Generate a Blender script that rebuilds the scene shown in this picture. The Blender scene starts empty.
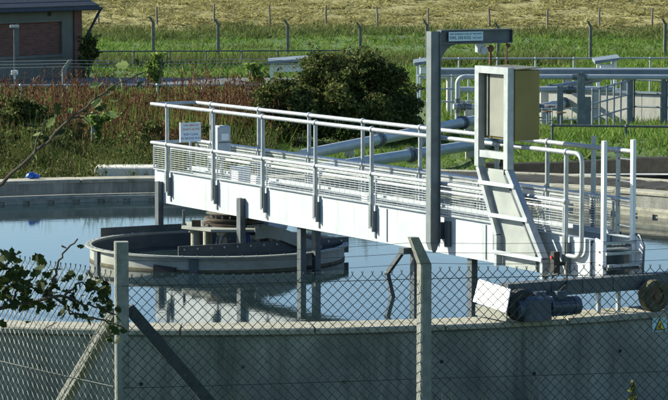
import bpy, math, random
import numpy as np
from mathutils import Vector, Matrix

random.seed(7)
RNG = np.random.default_rng(7)
R = math.radians
scene = bpy.context.scene
COL = scene.collection

# ------------------------------------------------------------------ camera
CAM_Z = 5.32
cam_d = bpy.data.cameras.new('camera')
cam = bpy.data.objects.new('camera', cam_d)
COL.objects.link(cam)
cam.location = (0, 0, CAM_Z)
cam.rotation_euler = (R(90) - 0.0902, 0, 0)
cam_d.sensor_fit = 'HORIZONTAL'
cam_d.sensor_width = 36.0
cam_d.lens = 36.0 * 2968 / 668
cam_d.clip_start = 0.5
cam_d.clip_end = 3000
scene.camera = cam

# ------------------------------------------------------------------ sky and sun
SUN = Vector((-0.945, 0.33, 0)).normalized()
ELEV = 27.0
world = bpy.data.worlds.new('World')
scene.world = world
world.use_nodes = True
wn = world.node_tree
bg = wn.nodes['Background']
sky = wn.nodes.new('ShaderNodeTexSky')
sky.sky_type = 'NISHITA'
sky.sun_disc = False
sky.sun_elevation = R(ELEV)
sky.sun_rotation = math.atan2(SUN.x, SUN.y)
sky.air_density = 1.0
sky.dust_density = 0.25
sky.ozone_density = 4.0
wn.links.new(sky.outputs[0], bg.inputs[0])
bg.inputs[1].default_value = 0.078
sl = bpy.data.lights.new('sun', 'SUN')
sl.energy = 5.0
sl.angle = R(0.5)
sl.color = (1.0, 0.955, 0.78)
sun = bpy.data.objects.new('sun', sl)
COL.objects.link(sun)
sv = Vector((SUN.x * math.cos(R(ELEV)), SUN.y * math.cos(R(ELEV)), math.sin(R(ELEV))))
sun.rotation_euler = sv.to_track_quat('Z', 'Y').to_euler()
sun.location = (-20, 40, 30)
vs = scene.view_settings
vs.view_transform = 'Standard'
vs.look = 'None'
vs.gamma = 1
vs.exposure = 1.2
vs.use_curve_mapping = False

# ------------------------------------------------------------------ materials
def nt(name):
    m = bpy.data.materials.new(name)
    m.use_nodes = True
    t = m.node_tree
    return m, t, t.nodes['Principled BSDF']

def node(t, kind, **kw):
    n = t.nodes.new(kind)
    for k, v in kw.items():
        setattr(n, k, v)
    return n

def noise(t, vec, scale, detail=4.0, rough=0.55):
    n = node(t, 'ShaderNodeTexNoise')
    n.inputs['Scale'].default_value = scale
    n.inputs['Detail'].default_value = detail
    n.inputs['Roughness'].default_value = rough
    if vec is not None:
        t.links.new(vec, n.inputs['Vector'])
    return n

def ramp(t, src, stops):
    r = node(t, 'ShaderNodeValToRGB')
    e = r.color_ramp.elements
    e[0].position, e[0].color = stops[0][0], (*stops[0][1], 1)
    e[1].position, e[1].color = stops[-1][0], (*stops[-1][1], 1)
    for p, c in stops[1:-1]:
        x = e.new(p)
        x.color = (*c, 1)
    t.links.new(src, r.inputs[0])
    return r

def mix(t, fac, a, b, mode='MIX'):
    n = node(t, 'ShaderNodeMix', data_type='RGBA', blend_type=mode)
    if isinstance(fac, (int, float)):
        n.inputs[0].default_value = fac
    else:
        t.links.new(fac, n.inputs[0])
    for s, i in ((a, 6), (b, 7)):
        if isinstance(s, tuple):
            n.inputs[i].default_value = (*s, 1)
        else:
            t.links.new(s, n.inputs[i])
    return n.outputs[2]

def pos(t, scale=(1, 1, 1)):
    g = node(t, 'ShaderNodeNewGeometry')
    mp = node(t, 'ShaderNodeMapping')
    mp.inputs['Scale'].default_value = scale
    t.links.new(g.outputs['Position'], mp.inputs['Vector'])
    return mp.outputs[0]

def surf(name, c1, c2, scale=4.0, rough=0.6, metal=0.0, bump=0.0, bscale=None, stretch=(1, 1, 1), spec=0.5,
         spots=None):
    m, t, b = nt(name)
    p = pos(t, stretch)
    n = noise(t, p, scale, 6)
    r = ramp(t, n.outputs['Fac'], [(0.3, c1), (0.7, c2)])
    out = r.outputs[0]
    if spots:
        n2 = noise(t, pos(t, spots[2]), spots[1], 5, 0.65)
        f = ramp(t, n2.outputs['Fac'], [(spots[3], (0, 0, 0)), (spots[3] + 0.18, (1, 1, 1))])
        out = mix(t, f.outputs[0], out, spots[0])
    t.links.new(out, b.inputs['Base Color'])
    b.inputs['Roughness'].default_value = rough
    b.inputs['Metallic'].default_value = metal
    b.inputs['Specular IOR Level'].default_value = spec
    if bump:
        bn = node(t, 'ShaderNodeBump')
        bn.inputs['Strength'].default_value = bump
        bn.inputs['Distance'].default_value = 0.02
        n3 = noise(t, pos(t), bscale or scale * 6, 6, 0.7)
        t.links.new(n3.outputs['Fac'], bn.inputs['Height'])
        t.links.new(bn.outputs[0], b.inputs['Normal'])
    return m

def leafmat(name, stops, trans=0.3, rough=0.7, spec=0.1):
    m, t, b = nt(name)
    g = node(t, 'ShaderNodeNewGeometry')
    r = ramp(t, g.outputs['Random Per Island'], stops)
    n = noise(t, pos(t), 1.3, 3)
    f = ramp(t, n.outputs['Fac'], [(0.3, (0.65, 0.65, 0.65)), (0.7, (1.25, 1.25, 1.25))])
    c = mix(t, 1.0, r.outputs[0], f.outputs[0], 'MULTIPLY')
    t.links.new(c, b.inputs['Base Color'])
    b.inputs['Roughness'].default_value = rough
    b.inputs['Specular IOR Level'].default_value = spec
    tr = node(t, 'ShaderNodeBsdfTranslucent')
    t.links.new(c, tr.inputs[0])
    ms = node(t, 'ShaderNodeMixShader')
    ms.inputs[0].default_value = trans
    t.links.new(b.outputs[0], ms.inputs[1])
    t.links.new(tr.outputs[0], ms.inputs[2])
    t.links.new(ms.outputs[0], t.nodes['Material Output'].inputs[0])
    return m

M = {}
M['galv'] = surf('galvanised_steel', (0.29, 0.32, 0.34), (0.42, 0.45, 0.46), 9, 0.42, 0.35, spots=((0.28, 0.30, 0.31), 5, (1, 1, 1), 0.62))
M['galv_dark'] = surf('weathered_steel', (0.06, 0.075, 0.085), (0.11, 0.125, 0.135), 8, 0.5, 0.4, spots=((0.16, 0.11, 0.07), 6, (1, 1, 0.3), 0.66))
M['davit'] = surf('mid_grey_galvanised', (0.105, 0.13, 0.14), (0.165, 0.19, 0.20), 7, 0.5, 0.3, spots=((0.36, 0.38, 0.39), 6, (1, 1, 0.4), 0.60))
M['girder'] = surf('bright_galvanised_plate', (0.33, 0.375, 0.40), (0.42, 0.465, 0.485), 3, 0.55, 0.0, spots=((0.25, 0.265, 0.26), 2.6, (2.0, 2.0, 0.22), 0.56))
M['white'] = surf('white_paint', (0.76, 0.77, 0.76), (0.84, 0.84, 0.83), 8, 0.5)
M['grey_box'] = surf('grey_enamel', (0.36, 0.40, 0.42), (0.42, 0.46, 0.48), 12, 0.45)
M['stainless'] = surf('stainless_gold_reflection', (0.15, 0.12, 0.04), (0.23, 0.185, 0.068), 1.4, 0.38, 0.45, spots=((0.20, 0.15, 0.05), 2.2, (1, 1, 0.5), 0.58))  # olive-gold is a warm reflection painted into the base colour
M['panel_grey'] = surf('dull_grey_sheet', (0.16, 0.165, 0.14), (0.23, 0.23, 0.195), 3, 0.55, 0.1, spots=((0.55, 0.55, 0.50), 34, (1, 1, 1), 0.70))
M['sheet'] = surf('light_grey_sheet', (0.21, 0.235, 0.23), (0.31, 0.33, 0.315), 4, 0.6, 0.1)
M['black'] = surf('black_rubber', (0.012, 0.012, 0.012), (0.025, 0.024, 0.023), 12, 0.75)
M['rust'] = surf('rusty_brown_steel', (0.10, 0.055, 0.03), (0.20, 0.11, 0.06), 14, 0.85, bump=0.4)
M['algae'] = surf('olive_algae', (0.035, 0.033, 0.015), (0.10, 0.085, 0.04), 9, 0.8, bump=0.3)
M['slew'] = surf('greasy_brown_steel', (0.03, 0.022, 0.015), (0.085, 0.06, 0.035), 12, 0.6, 0.2)
M['motor'] = surf('blue_enamel', (0.025, 0.04, 0.065), (0.065, 0.09, 0.125), 9, 0.42, spots=((0.10, 0.10, 0.10), 12, (1, 1, 1), 0.60))
M['cable_blue'] = surf('blue_cable', (0.02, 0.06, 0.30), (0.03, 0.08, 0.36), 10, 0.5)
M['red'] = surf('red_paint', (0.55, 0.03, 0.02), (0.62, 0.04, 0.03), 10, 0.4)
M['yellow'] = surf('yellow_paint', (0.70, 0.52, 0.02), (0.78, 0.58, 0.03), 10, 0.5)
M['ink'] = surf('black_ink', (0.015, 0.015, 0.018), (0.02, 0.02, 0.022), 10, 0.6)
M['ink_red'] = surf('red_ink', (0.45, 0.06, 0.05), (0.5, 0.07, 0.06), 10, 0.6)
M['ink_blue'] = surf('blue_ink', (0.03, 0.09, 0.35), (0.04, 0.10, 0.38), 10, 0.6)
M['sign'] = surf('sign_plate', (0.62, 0.70, 0.72), (0.68, 0.75, 0.77), 6, 0.45)
M['label_blue'] = surf('pale_blue_plate', (0.44, 0.62, 0.68), (0.50, 0.67, 0.72), 6, 0.45)
M['post'] = surf('cast_concrete_post', (0.155, 0.165, 0.15), (0.27, 0.275, 0.245), 14, 0.9, bump=0.5, bscale=60, spots=((0.17, 0.19, 0.14), 9, (1, 1, 0.5), 0.60))
M['post_shade'] = surf('shade_toned_concrete', (0.035, 0.045, 0.05), (0.07, 0.08, 0.085), 9, 0.8, bump=0.4)  # darkened copy of the post concrete, shade put into the colour
M['post_dark'] = surf('lichened_concrete_post', (0.10, 0.105, 0.085), (0.19, 0.19, 0.155), 9, 0.9, bump=0.4)
M['coping'] = surf('pale_concrete', (0.25, 0.24, 0.19), (0.37, 0.355, 0.28), 7, 0.9, bump=0.6, bscale=40, spots=((0.13, 0.14, 0.085), 3.0, (1, 1, 1), 0.55))
M['slab'] = surf('pale_slab_concrete', (0.44, 0.43, 0.38), (0.56, 0.55, 0.50), 2, 0.9, bump=0.3, spots=((0.28, 0.28, 0.24), 2.0, (1, 1, 0.4), 0.58))
M['drum'] = surf('grey_green_steel', (0.21, 0.225, 0.20), (0.31, 0.32, 0.285), 4, 0.6, 0.1, spots=((0.20, 0.20, 0.13), 4, (1, 1, 2.5), 0.56))
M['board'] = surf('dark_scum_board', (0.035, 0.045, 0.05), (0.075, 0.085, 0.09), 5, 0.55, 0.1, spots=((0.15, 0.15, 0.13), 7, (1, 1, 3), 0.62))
M['pipe'] = surf('pale_pipe', (0.30, 0.345, 0.36), (0.42, 0.46, 0.47), 4, 0.45, 0.15, spots=((0.22, 0.25, 0.26), 4, (1, 1, 1), 0.60))
M['pipe_grey'] = surf('grey_pipe', (0.13, 0.165, 0.19), (0.21, 0.245, 0.27), 4, 0.5, 0.25)
M['asphalt'] = surf('worn_concrete_road', (0.09, 0.10, 0.108), (0.145, 0.155, 0.16), 2, 0.9, bump=0.2)
M['gravel'] = surf('dark_wet_soil', (0.008, 0.009, 0.007), (0.026, 0.026, 0.02), 9, 0.95, bump=0.8)
M['bark'] = surf('bark', (0.045, 0.035, 0.026), (0.10, 0.08, 0.06), 30, 0.9, bump=0.6, bscale=90)
M['roof'] = surf('slate_roof', (0.022, 0.028, 0.036), (0.04, 0.048, 0.06), 6, 0.7, bump=0.3)
M['render'] = surf('cement_render', (0.11, 0.115, 0.095), (0.165, 0.17, 0.145), 1.5, 0.9, bump=0.3, spots=((0.075, 0.08, 0.065), 1.2, (1, 1, 0.4), 0.58))
M['bluebag'] = surf('blue_plastic', (0.02, 0.09, 0.38), (0.03, 0.13, 0.46), 10, 0.35)
M['wire'] = surf('green_coated_wire', (0.025, 0.034, 0.032), (0.055, 0.065, 0.06), 30, 0.5, 0.2)
M['wire_galv'] = surf('galvanised_wire', (0.34, 0.36, 0.36), (0.5, 0.52, 0.52), 30, 0.4, 0.5)
M['wood'] = surf('weathered_wood', (0.14, 0.12, 0.09), (0.24, 0.21, 0.16), 8, 0.9, stretch=(1, 1, 0.2))

# tank wall: streaked, stained concrete
m, t, b = nt('stained_tank_concrete')
nb = noise(t, pos(t), 1.6, 8, 0.6)
base = ramp(t, nb.outputs['Fac'], [(0.30, (0.14, 0.15, 0.13)), (0.70, (0.31, 0.315, 0.27))])
ns = noise(t, pos(t, (3.2, 3.2, 0.35)), 1.0, 8, 0.75)
fs = ramp(t, ns.outputs['Fac'], [(0.46, (0, 0, 0)), (0.72, (1, 1, 1))])
c1 = mix(t, fs.outputs[0], base.outputs[0], (0.07, 0.077, 0.062))
npit = noise(t, pos(t), 22, 4, 0.6)
fp = ramp(t, npit.outputs['Fac'], [(0.62, (0, 0, 0)), (0.72, (1, 1, 1))])
c2 = mix(t, fp.outputs[0], c1, (0.10, 0.11, 0.09))
t.links.new(c2, b.inputs['Base Color'])
b.inputs['Roughness'].default_value = 0.92
bn = node(t, 'ShaderNodeBump')
bn.inputs['Strength'].default_value = 0.5
bn.inputs['Distance'].default_value = 0.02
nz = noise(t, pos(t), 30, 8, 0.7)
t.links.new(nz.outputs['Fac'], bn.inputs['Height'])
t.links.new(bn.outputs[0], b.inputs['Normal'])
M['tank'] = m

# brick
m, t, b = nt('red_brickwork')
br = node(t, 'ShaderNodeTexBrick')
tc = node(t, 'ShaderNodeTexCoord')
mp = node(t, 'ShaderNodeMapping')
mp.inputs['Rotation'].default_value = (R(90), 0, 0)
t.links.new(tc.outputs['Object'], mp.inputs[0])
t.links.new(mp.outputs[0], br.inputs['Vector'])
br.inputs['Scale'].default_value = 1.0
br.inputs['Brick Width'].default_value = 0.225
br.inputs['Row Height'].default_value = 0.075
br.inputs['Mortar Size'].default_value = 0.008
br.inputs['Color1'].default_value = (0.12, 0.045, 0.032, 1)
br.inputs['Color2'].default_value = (0.18, 0.07, 0.048, 1)
br.inputs['Mortar'].default_value = (0.11, 0.095, 0.08, 1)
t.links.new(br.outputs[0], b.inputs['Base Color'])
b.inputs['Roughness'].default_value = 0.9
M['brick'] = m

# water
m, t, b = nt('tank_water')
n1 = noise(t, pos(t, (1, 1, 1)), 0.22, 3)
r1 = ramp(t, n1.outputs['Fac'], [(0.35, (0.010, 0.022, 0.026)), (0.7, (0.014, 0.030, 0.034))])
n2 = noise(t, pos(t), 22, 3, 0.6)
f2 = ramp(t, n2.outputs['Fac'], [(0.70, (0, 0, 0)), (0.73, (1, 1, 1))])
t.links.new(mix(t, f2.outputs[0], r1.outputs[0], (0.09, 0.10, 0.09)), b.inputs['Base Color'])
b.inputs['Roughness'].default_value = 0.03
b.inputs['IOR'].default_value = 1.33
bn = node(t, 'ShaderNodeBump')
bn.inputs['Strength'].default_value = 0.045
bn.inputs['Distance'].default_value = 0.02
n3 = noise(t, pos(t, (0.7, 1.6, 1)), 4.0, 4, 0.55)
t.links.new(n3.outputs['Fac'], bn.inputs['Height'])
t.links.new(bn.outputs[0], b.inputs['Normal'])
M['water'] = m

# ground: green sward, straw field beyond
m, t, b = nt('ground_soil_and_grass')
g = node(t, 'ShaderNodeNewGeometry')
sx = node(t, 'ShaderNodeSeparateXYZ')
t.links.new(g.outputs['Position'], sx.inputs[0])
wob = noise(t, pos(t), 0.25, 4)
ad = node(t, 'ShaderNodeMath', operation='MULTIPLY_ADD')
t.links.new(wob.outputs['Fac'], ad.inputs[0])
ad.inputs[1].default_value = 14
t.links.new(sx.outputs[1], ad.inputs[2])
mr = node(t, 'ShaderNodeMapRange')
mr.inputs[1].default_value = 164
mr.inputs[2].default_value = 171
t.links.new(ad.outputs[0], mr.inputs[0])
n1 = noise(t, pos(t), 1.5, 8, 0.7)
green = ramp(t, n1.outputs['Fac'], [(0.3, (0.035, 0.065, 0.015)), (0.7, (0.085, 0.14, 0.03))])
n2 = noise(t, pos(t, (1, 1, 1)), 0.9, 8, 0.7)
straw = ramp(t, n2.outputs['Fac'], [(0.28, (0.17, 0.155, 0.055)), (0.72, (0.36, 0.32, 0.13))])
t.links.new(mix(t, mr.outputs[0], green.outputs[0], straw.outputs[0]), b.inputs['Base Color'])
b.inputs['Roughness'].default_value = 0.95
bn = node(t, 'ShaderNodeBump')
bn.inputs['Strength'].default_value = 0.8
bn.inputs['Distance'].default_value = 0.15
t.links.new(n1.outputs['Fac'], bn.inputs['Height'])
t.links.new(bn.outputs[0], b.inputs['Normal'])
M['ground'] = m

M['bush'] = leafmat('bramble_leaves', [(0.0, (0.03, 0.048, 0.012)), (0.45, (0.075, 0.10, 0.027)), (0.85, (0.14, 0.16, 0.045)), (1.0, (0.16, 0.12, 0.05))], 0.28, 0.7, 0.12)
M['green'] = leafmat('weed_leaves', [(0.0, (0.03, 0.055, 0.013)), (0.45, (0.075, 0.11, 0.028)), (0.8, (0.16, 0.17, 0.055)), (1.0, (0.21, 0.15, 0.07))], 0.3)
M['dock'] = leafmat('dry_dock_seeds', [(0.0, (0.05, 0.024, 0.013)), (0.45, (0.11, 0.048, 0.026)), (0.8, (0.18, 0.09, 0.05)), (1.0, (0.26, 0.19, 0.10))], 0.2, 0.85)
M['ivy'] = leafmat('ivy_leaves', [(0.0, (0.06, 0.11, 0.02)), (0.5, (0.15, 0.24, 0.045)), (1.0, (0.32, 0.38, 0.12))], 0.4, 0.5)
M['grass'] = leafmat('meadow_grass', [(0.0, (0.06, 0.13, 0.02)), (0.6, (0.12, 0.22, 0.035)), (0.9, (0.21, 0.27, 0.065)), (1.0, (0.28, 0.25, 0.10))], 0.4)
M['rough'] = leafmat('rough_grass', [(0.0, (0.05, 0.075, 0.02)), (0.6, (0.10, 0.135, 0.035)), (1.0, (0.20, 0.20, 0.08))], 0.3)
M['straw'] = leafmat('straw_tussock', [(0.0, (0.17, 0.17, 0.055)), (0.4, (0.31, 0.285, 0.115)), (1.0, (0.46, 0.43, 0.20))], 0.35)
M['oak'] = leafmat('tree_leaf', [(0.0, (0.018, 0.030, 0.010)), (0.7, (0.030, 0.046, 0.014)), (1.0, (0.05, 0.06, 0.02))], 0.15)
M['oak_light'] = leafmat('pale_tree_leaf', [(0.0, (0.09, 0.14, 0.04)), (1.0, (0.22, 0.26, 0.11))], 0.35)
M['oak_orange'] = leafmat('autumn_leaf', [(0.0, (0.45, 0.12, 0.02)), (1.0, (0.6, 0.25, 0.05))], 0.35)

# ------------------------------------------------------------------ mesh helpers
class MB:
    def __init__(s):
        s.v, s.f = [], []

    def add(s, vs, fs):
        o = len(s.v)
        s.v += [tuple(p) for p in vs]
        s.f += [tuple(i + o for i in f) for f in fs]
        return s

    def box(s, x0, x1, y0, y1, z0, z1):
        return s.add([(x0, y0, z0), (x1, y0, z0), (x1, y1, z0), (x0, y1, z0), (x0, y0, z1), (x1, y0, z1), (x1, y1, z1), (x0, y1, z1)],
                     [(0, 3, 2, 1), (4, 5, 6, 7), (0, 1, 5, 4), (1, 2, 6, 5), (2, 3, 7, 6), (3, 0, 4, 7)])

    def bbox(s, x0, x1, y0, y1, z0, z1, c=0.01):
        """box with chamfered vertical and top edges"""
        pts = [(x0 + c, y0), (x1 - c, y0), (x1, y0 + c), (x1, y1 - c), (x1 - c, y1), (x0 + c, y1), (x0, y1 - c), (x0, y0 + c)]
        cx, cy = (x0 + x1) / 2, (y0 + y1) / 2
        kx = 1 - 2 * c / max(x1 - x0, 1e-6)
        ky = 1 - 2 * c / max(y1 - y0, 1e-6)
        ins = [(cx + (x - cx) * kx, cy + (y - cy) * ky) for x, y in pts]
        vs = [(x, y, z0) for x, y in pts] + [(x, y, z1 - c) for x, y in pts] + [(x, y, z1) for x, y in ins]
        fs = [tuple(range(7, -1, -1)), tuple(range(16, 24))]
        for k in range(2):
            for i in range(8):
                j = (i + 1) % 8
                fs.append((k * 8 + i, k * 8 + j, k * 8 + 8 + j, k * 8 + 8 + i))
        return s.add(vs, fs)

    def bar(s, a, b_, w, h, up=(0, 0, 1)):
        a, b_ = Vector(a), Vector(b_)
        d = (b_ - a).normalized()
        u = Vector(up)
        if abs(d.dot(u)) > 0.98:
            u = Vector((1, 0, 0))
        sd = d.cross(u).normalized()
        u = sd.cross(d).normalized()
        vs = []
        for p in (a, b_):
            for i, j in ((-1, -1), (1, -1), (1, 1), (-1, 1)):
                vs.append(p + sd * (i * w / 2) + u * (j * h / 2))
        return s.add(vs, [(0, 3, 2, 1), (4, 5, 6, 7), (0, 1, 5, 4), (1, 2, 6, 5), (2, 3, 7, 6), (3, 0, 4, 7)])

    def tube(s, pts, r, n=8, cap=True):
        pts = [Vector(p) for p in pts]
        rs = r if isinstance(r, (list, tuple)) else [r] * len(pts)
        rings = []
        ref = None
        for i, p in enumerate(pts):
            d = (pts[min(i + 1, len(pts) - 1)] - pts[max(i - 1, 0)]).normalized()
            if ref is None:
                ref = Vector((0, 0, 1)) if abs(d.z) < 0.9 else Vector((1, 0, 0))
            sd = d.cross(ref).normalized()
            ref = sd.cross(d).normalized()
            rings.append([p + sd * (rs[i] * math.cos(2 * math.pi * k / n)) + ref * (rs[i] * math.sin(2 * math.pi * k / n)) for k in range(n)])
        vs = [v for r_ in rings for v in r_]
        fs = []
        for i in range(len(pts) - 1):
            for k in range(n):
                k2 = (k + 1) % n
                fs.append((i * n + k, i * n + k2, (i + 1) * n + k2, (i + 1) * n + k))
        if cap:
            fs.append(tuple(range(n - 1, -1, -1)))
            fs.append(tuple((len(pts) - 1) * n + k for k in range(n)))
        return s.add(vs, fs)

    def lathe(s, prof, c=(0, 0), n=32, a0=0, a1=2 * math.pi, closed=True):
        """prof: list of (r, z); closed: profile loops"""
        full = abs(a1 - a0 - 2 * math.pi) < 1e-6
        cnt = n if full else n + 1
        vs = []
        for i in range(cnt):
            a = a0 + (a1 - a0) * i / n
            for r, z in prof:
                vs.append((c[0] + r * math.cos(a), c[1] + r * math.sin(a), z))
        k = len(prof)
        fs = []
        for i in range(n):
            j = (i + 1) % cnt
            for q in range(k if closed else k - 1):
                q2 = (q + 1) % k
                fs.append((i * k + q, j * k + q, j * k + q2, i * k + q2))
        if closed and not full:
            fs.append(tuple(range(k)))
            fs.append(tuple((cnt - 1) * k + q for q in range(k - 1, -1, -1)))
        return s.add(vs, fs)

    def ball(s, c, r, n=8, m=5):
        vs = [(c[0], c[1], c[2] - r)]
        for i in range(1, m):
            ph = -math.pi / 2 + math.pi * i / m
            for k in range(n):
                a = 2 * math.pi * k / n
                vs.append((c[0] + r * math.cos(ph) * math.cos(a), c[1] + r * math.cos(ph) * math.sin(a), c[2] + r * math.sin(ph)))
        vs.append((c[0], c[1], c[2] + r))
        fs = [(0, 1 + (k + 1) % n, 1 + k) for k in range(n)]
        for i in range(m - 2):
            for k in range(n):
                k2 = (k + 1) % n
                fs.append((1 + i * n + k, 1 + i * n + k2, 1 + (i + 1) * n + k2, 1 + (i + 1) * n + k))
        L = len(vs) - 1
        fs += [(L, 1 + (m - 2) * n + k, 1 + (m - 2) * n + (k + 1) % n) for k in range(n)]
        return s.add(vs, fs)

    def prism(s, poly, off):
        """extrude a 3D polygon by vector off"""
        n = len(poly)
        o = Vector(off)
        vs = [Vector(p) for p in poly] + [Vector(p) + o for p in poly]
        fs = [tuple(range(n - 1, -1, -1)), tuple(range(n, 2 * n))]
        for i in range(n):
            j = (i + 1) % n
            fs.append((i, j, n + j, n + i))
        return s.add(vs, fs)

    def mesh(s, name, mat, smooth=False):
        me = bpy.data.meshes.new(name)
        me.from_pydata(s.v, [], s.f)
        me.update()
        import bmesh
        bm = bmesh.new()
        bm.from_mesh(me)
        bmesh.ops.recalc_face_normals(bm, faces=bm.faces)
        bm.to_mesh(me)
        bm.free()
        if smooth:
            me.polygons.foreach_set('use_smooth', [True] * len(me.polygons))
            me.set_sharp_from_angle(angle=R(40))
        me.materials.append(M[mat] if isinstance(mat, str) else mat)
        return me

    def build(s, name, mat, parent=None, smooth=False):
        o = bpy.data.objects.new(name, s.mesh(name, mat, smooth))
        COL.objects.link(o)
        if parent is not None:
            o.parent = parent
        return o

def link(name, me, parent=None, loc=None):
    o = bpy.data.objects.new(name, me)
    COL.objects.link(o)
    if parent is not None:
        o.parent = parent
    if loc is not None:
        o.location = loc
    return o

def tag(o, label=None, cat=None, group=None, kind=None):
    if label: o['label'] = label
    if cat: o['category'] = cat
    if group: o['group'] = group
    if kind: o['kind'] = kind
    return o

def thing(name, label, cat, loc=(0, 0, 0), rz=0, group=None):
    o = bpy.data.objects.new(name, None)
    COL.objects.link(o)
    o.location = loc
    o.rotation_euler = (0, 0, rz)
    o.empty_display_size = 0.1
    return tag(o, label, cat, group)

def copy_tree(o, parent=None):
    c = o.copy()
    COL.objects.link(c)
    c.parent = parent
    for ch in list(o.children):
        copy_tree(ch, c)
    return c

def cloud(name, verts, k, mat, parent=None):
    """verts (N,k,3): N separate polygons of k corners -> one object"""
    N = verts.shape[0]
    me = bpy.data.meshes.new(name)
    me.vertices.add(N * k)
    me.vertices.foreach_set('co', verts.astype(np.float32).ravel())
    me.loops.add(N * k)
    me.loops.foreach_set('vertex_index', np.arange(N * k, dtype=np.int32))
    me.polygons.add(N)
    me.polygons.foreach_set('loop_start', np.arange(0, N * k, k, dtype=np.int32))
    me.update()
    me.validate()
    me.materials.append(M[mat])
    o = bpy.data.objects.new(name, me)
    COL.objects.link(o)
    if parent is not None:
        o.parent = parent
    return o

def unit(n):
    v = RNG.normal(size=(n, 3))
    return v / np.linalg.norm(v, axis=1)[:, None]

def leaves(c, size, flat=0.0):
    """rhombic leaves at centres c (N,3)"""
    n = len(c)
    d = unit(n)
    d[:, 2] *= 1 - flat
    d /= np.linalg.norm(d, axis=1)[:, None]
    e = np.cross(d, unit(n))
    e /= np.linalg.norm(e, axis=1)[:, None] + 1e-9
    s = (size * RNG.uniform(0.6, 1.35, n))[:, None]
    q = np.stack([c - d * s, c + e * s * 0.55 - d * s * 0.1, c + d * s, c - e * s * 0.55 - d * s * 0.1], 1)
    return q

def blades(base, height, width, lean, per):
    """grass blades: triangles, `per` round each base point"""
    b_ = np.repeat(base, per, 0)
    n = len(b_)
    h = np.repeat(height, per) * RNG.uniform(0.5, 1.15, n)
    a = RNG.uniform(0, 2 * np.pi, n)
    w = width * RNG.uniform(0.6, 1.3, n)
    p = b_.copy()
    p[:, 0] += RNG.normal(0, 1, n) * lean * 0.35
    p[:, 1] += RNG.normal(0, 1, n) * lean * 0.35
    sd = np.stack([np.cos(a), np.sin(a), np.zeros(n)], 1) * w[:, None]
    tip = p + np.stack([RNG.normal(0, 1, n) * lean, RNG.normal(0, 1, n) * lean, h], 1)
    return np.stack([p - sd, p + sd, tip], 1)

# ------------------------------------------------------------------ terrain
TC = (-1.60, 40.46)          # tank centre
RI, RO = 9.32, 9.84          # tank wall radii
RIM, WATER = 1.20, 0.86

def ss(a, b_, x):
    x = np.clip((np.asarray(x, float) - a) / (b_ - a), 0, 1)
    return x * x * (3 - 2 * x)

def terr(x, y):
    x = np.asarray(x, float)
    y = np.asarray(y, float)
    z = 0.95 * ss(33, 42, y)
    z = z + 3.55 * (1 - ss(4, 24, y))
    z = z - 1.05 * ss(92, 122, y)
    z = z + 0.085 * np.clip(y - 160, 0, 260)
    r_ = np.hypot(x - TC[0], y - TC[1])
    z = z + 0.57 * ss(11.35, 11.6, r_) * ss(2.2, 4.6, x) * ss(42, 47, y) * (1 - ss(55, 66, y))
    bumps = 0.05 * np.sin(x * 0.9 + 1.3) * np.sin(y * 0.7) + 0.12 * np.sin(x * 0.21 + y * 0.13) * ss(90, 150, y)
    return z + bumps * (1 - np.exp(-((x - TC[0]) ** 2 + (y - TC[1]) ** 2) / 260.0))

radii = [9.6, 10.4, 11.0, 11.3, 11.45, 11.6, 12.0, 12.6, 13.3] + list(np.arange(14, 60, 2.0)) + list(np.arange(60, 180, 5)) + list(np.arange(180, 420, 20)) + [500, 700, 1000, 1500]
NA = 128
rr = np.array(radii)
aa = np.linspace(0, 2 * np.pi, NA, endpoint=False)
gx = TC[0] + rr[:, None] * np.cos(aa)[None]
gy = TC[1] + rr[:, None] * np.sin(aa)[None]
gz = terr(gx, gy)
mb = MB()
mb.v = [tuple(p) for p in np.stack([gx, gy, gz], -1).reshape(-1, 3)]
for i in range(len(radii) - 1):
    for k in range(NA):
        k2 = (k + 1) % NA
        mb.f.append((i * NA + k, i * NA + k2, (i + 1) * NA + k2, (i + 1) * NA + k))
tag(mb.build('ground', 'ground', smooth=True), kind='structure')

# ------------------------------------------------------------------ settlement tank
tank = thing('settlement_tank', 'large round concrete settlement tank full of water', 'tank', (TC[0], TC[1], 0))
mb = MB()
mb.lathe([(RI, -2.2), (RI, RIM - 0.06), (RI + 0.05, RIM - 0.06), (RO - 0.06, RIM - 0.06), (RO - 0.03, RIM - 0.09), (RO - 0.03, -0.6), (RO - 0.03, -2.2)], n=180)
mb.build('wall', 'tank', tank, True)
# coping: cast lengths with narrow joints
NC = 44
for i in range(NC):
    a0 = 2 * math.pi * i / NC + 0.0012
    a1 = 2 * math.pi * (i + 1) / NC - 0.0012
    dz = random.uniform(-0.006, 0.006)
    dr = random.uniform(-0.008, 0.008)
    mb = MB()
    mb.lathe([(RI - 0.012 + dr, RIM - 0.062 + 0.004), (RO + 0.012 + dr, RIM - 0.058), (RO + 0.012 + dr, RIM - 0.015 + dz), (RO - 0.003 + dr, RIM + dz), (RI + 0.003 + dr, RIM + dz), (RI - 0.012 + dr, RIM - 0.015 + dz)],
             n=5, a0=a0, a1=a1)
    mb.build('coping', 'coping', tank)
mb = MB()
mb.lathe([(8.83, -0.3), (8.91, -0.3), (8.91, 0.99), (8.83, 0.99)], n=150)
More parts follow.
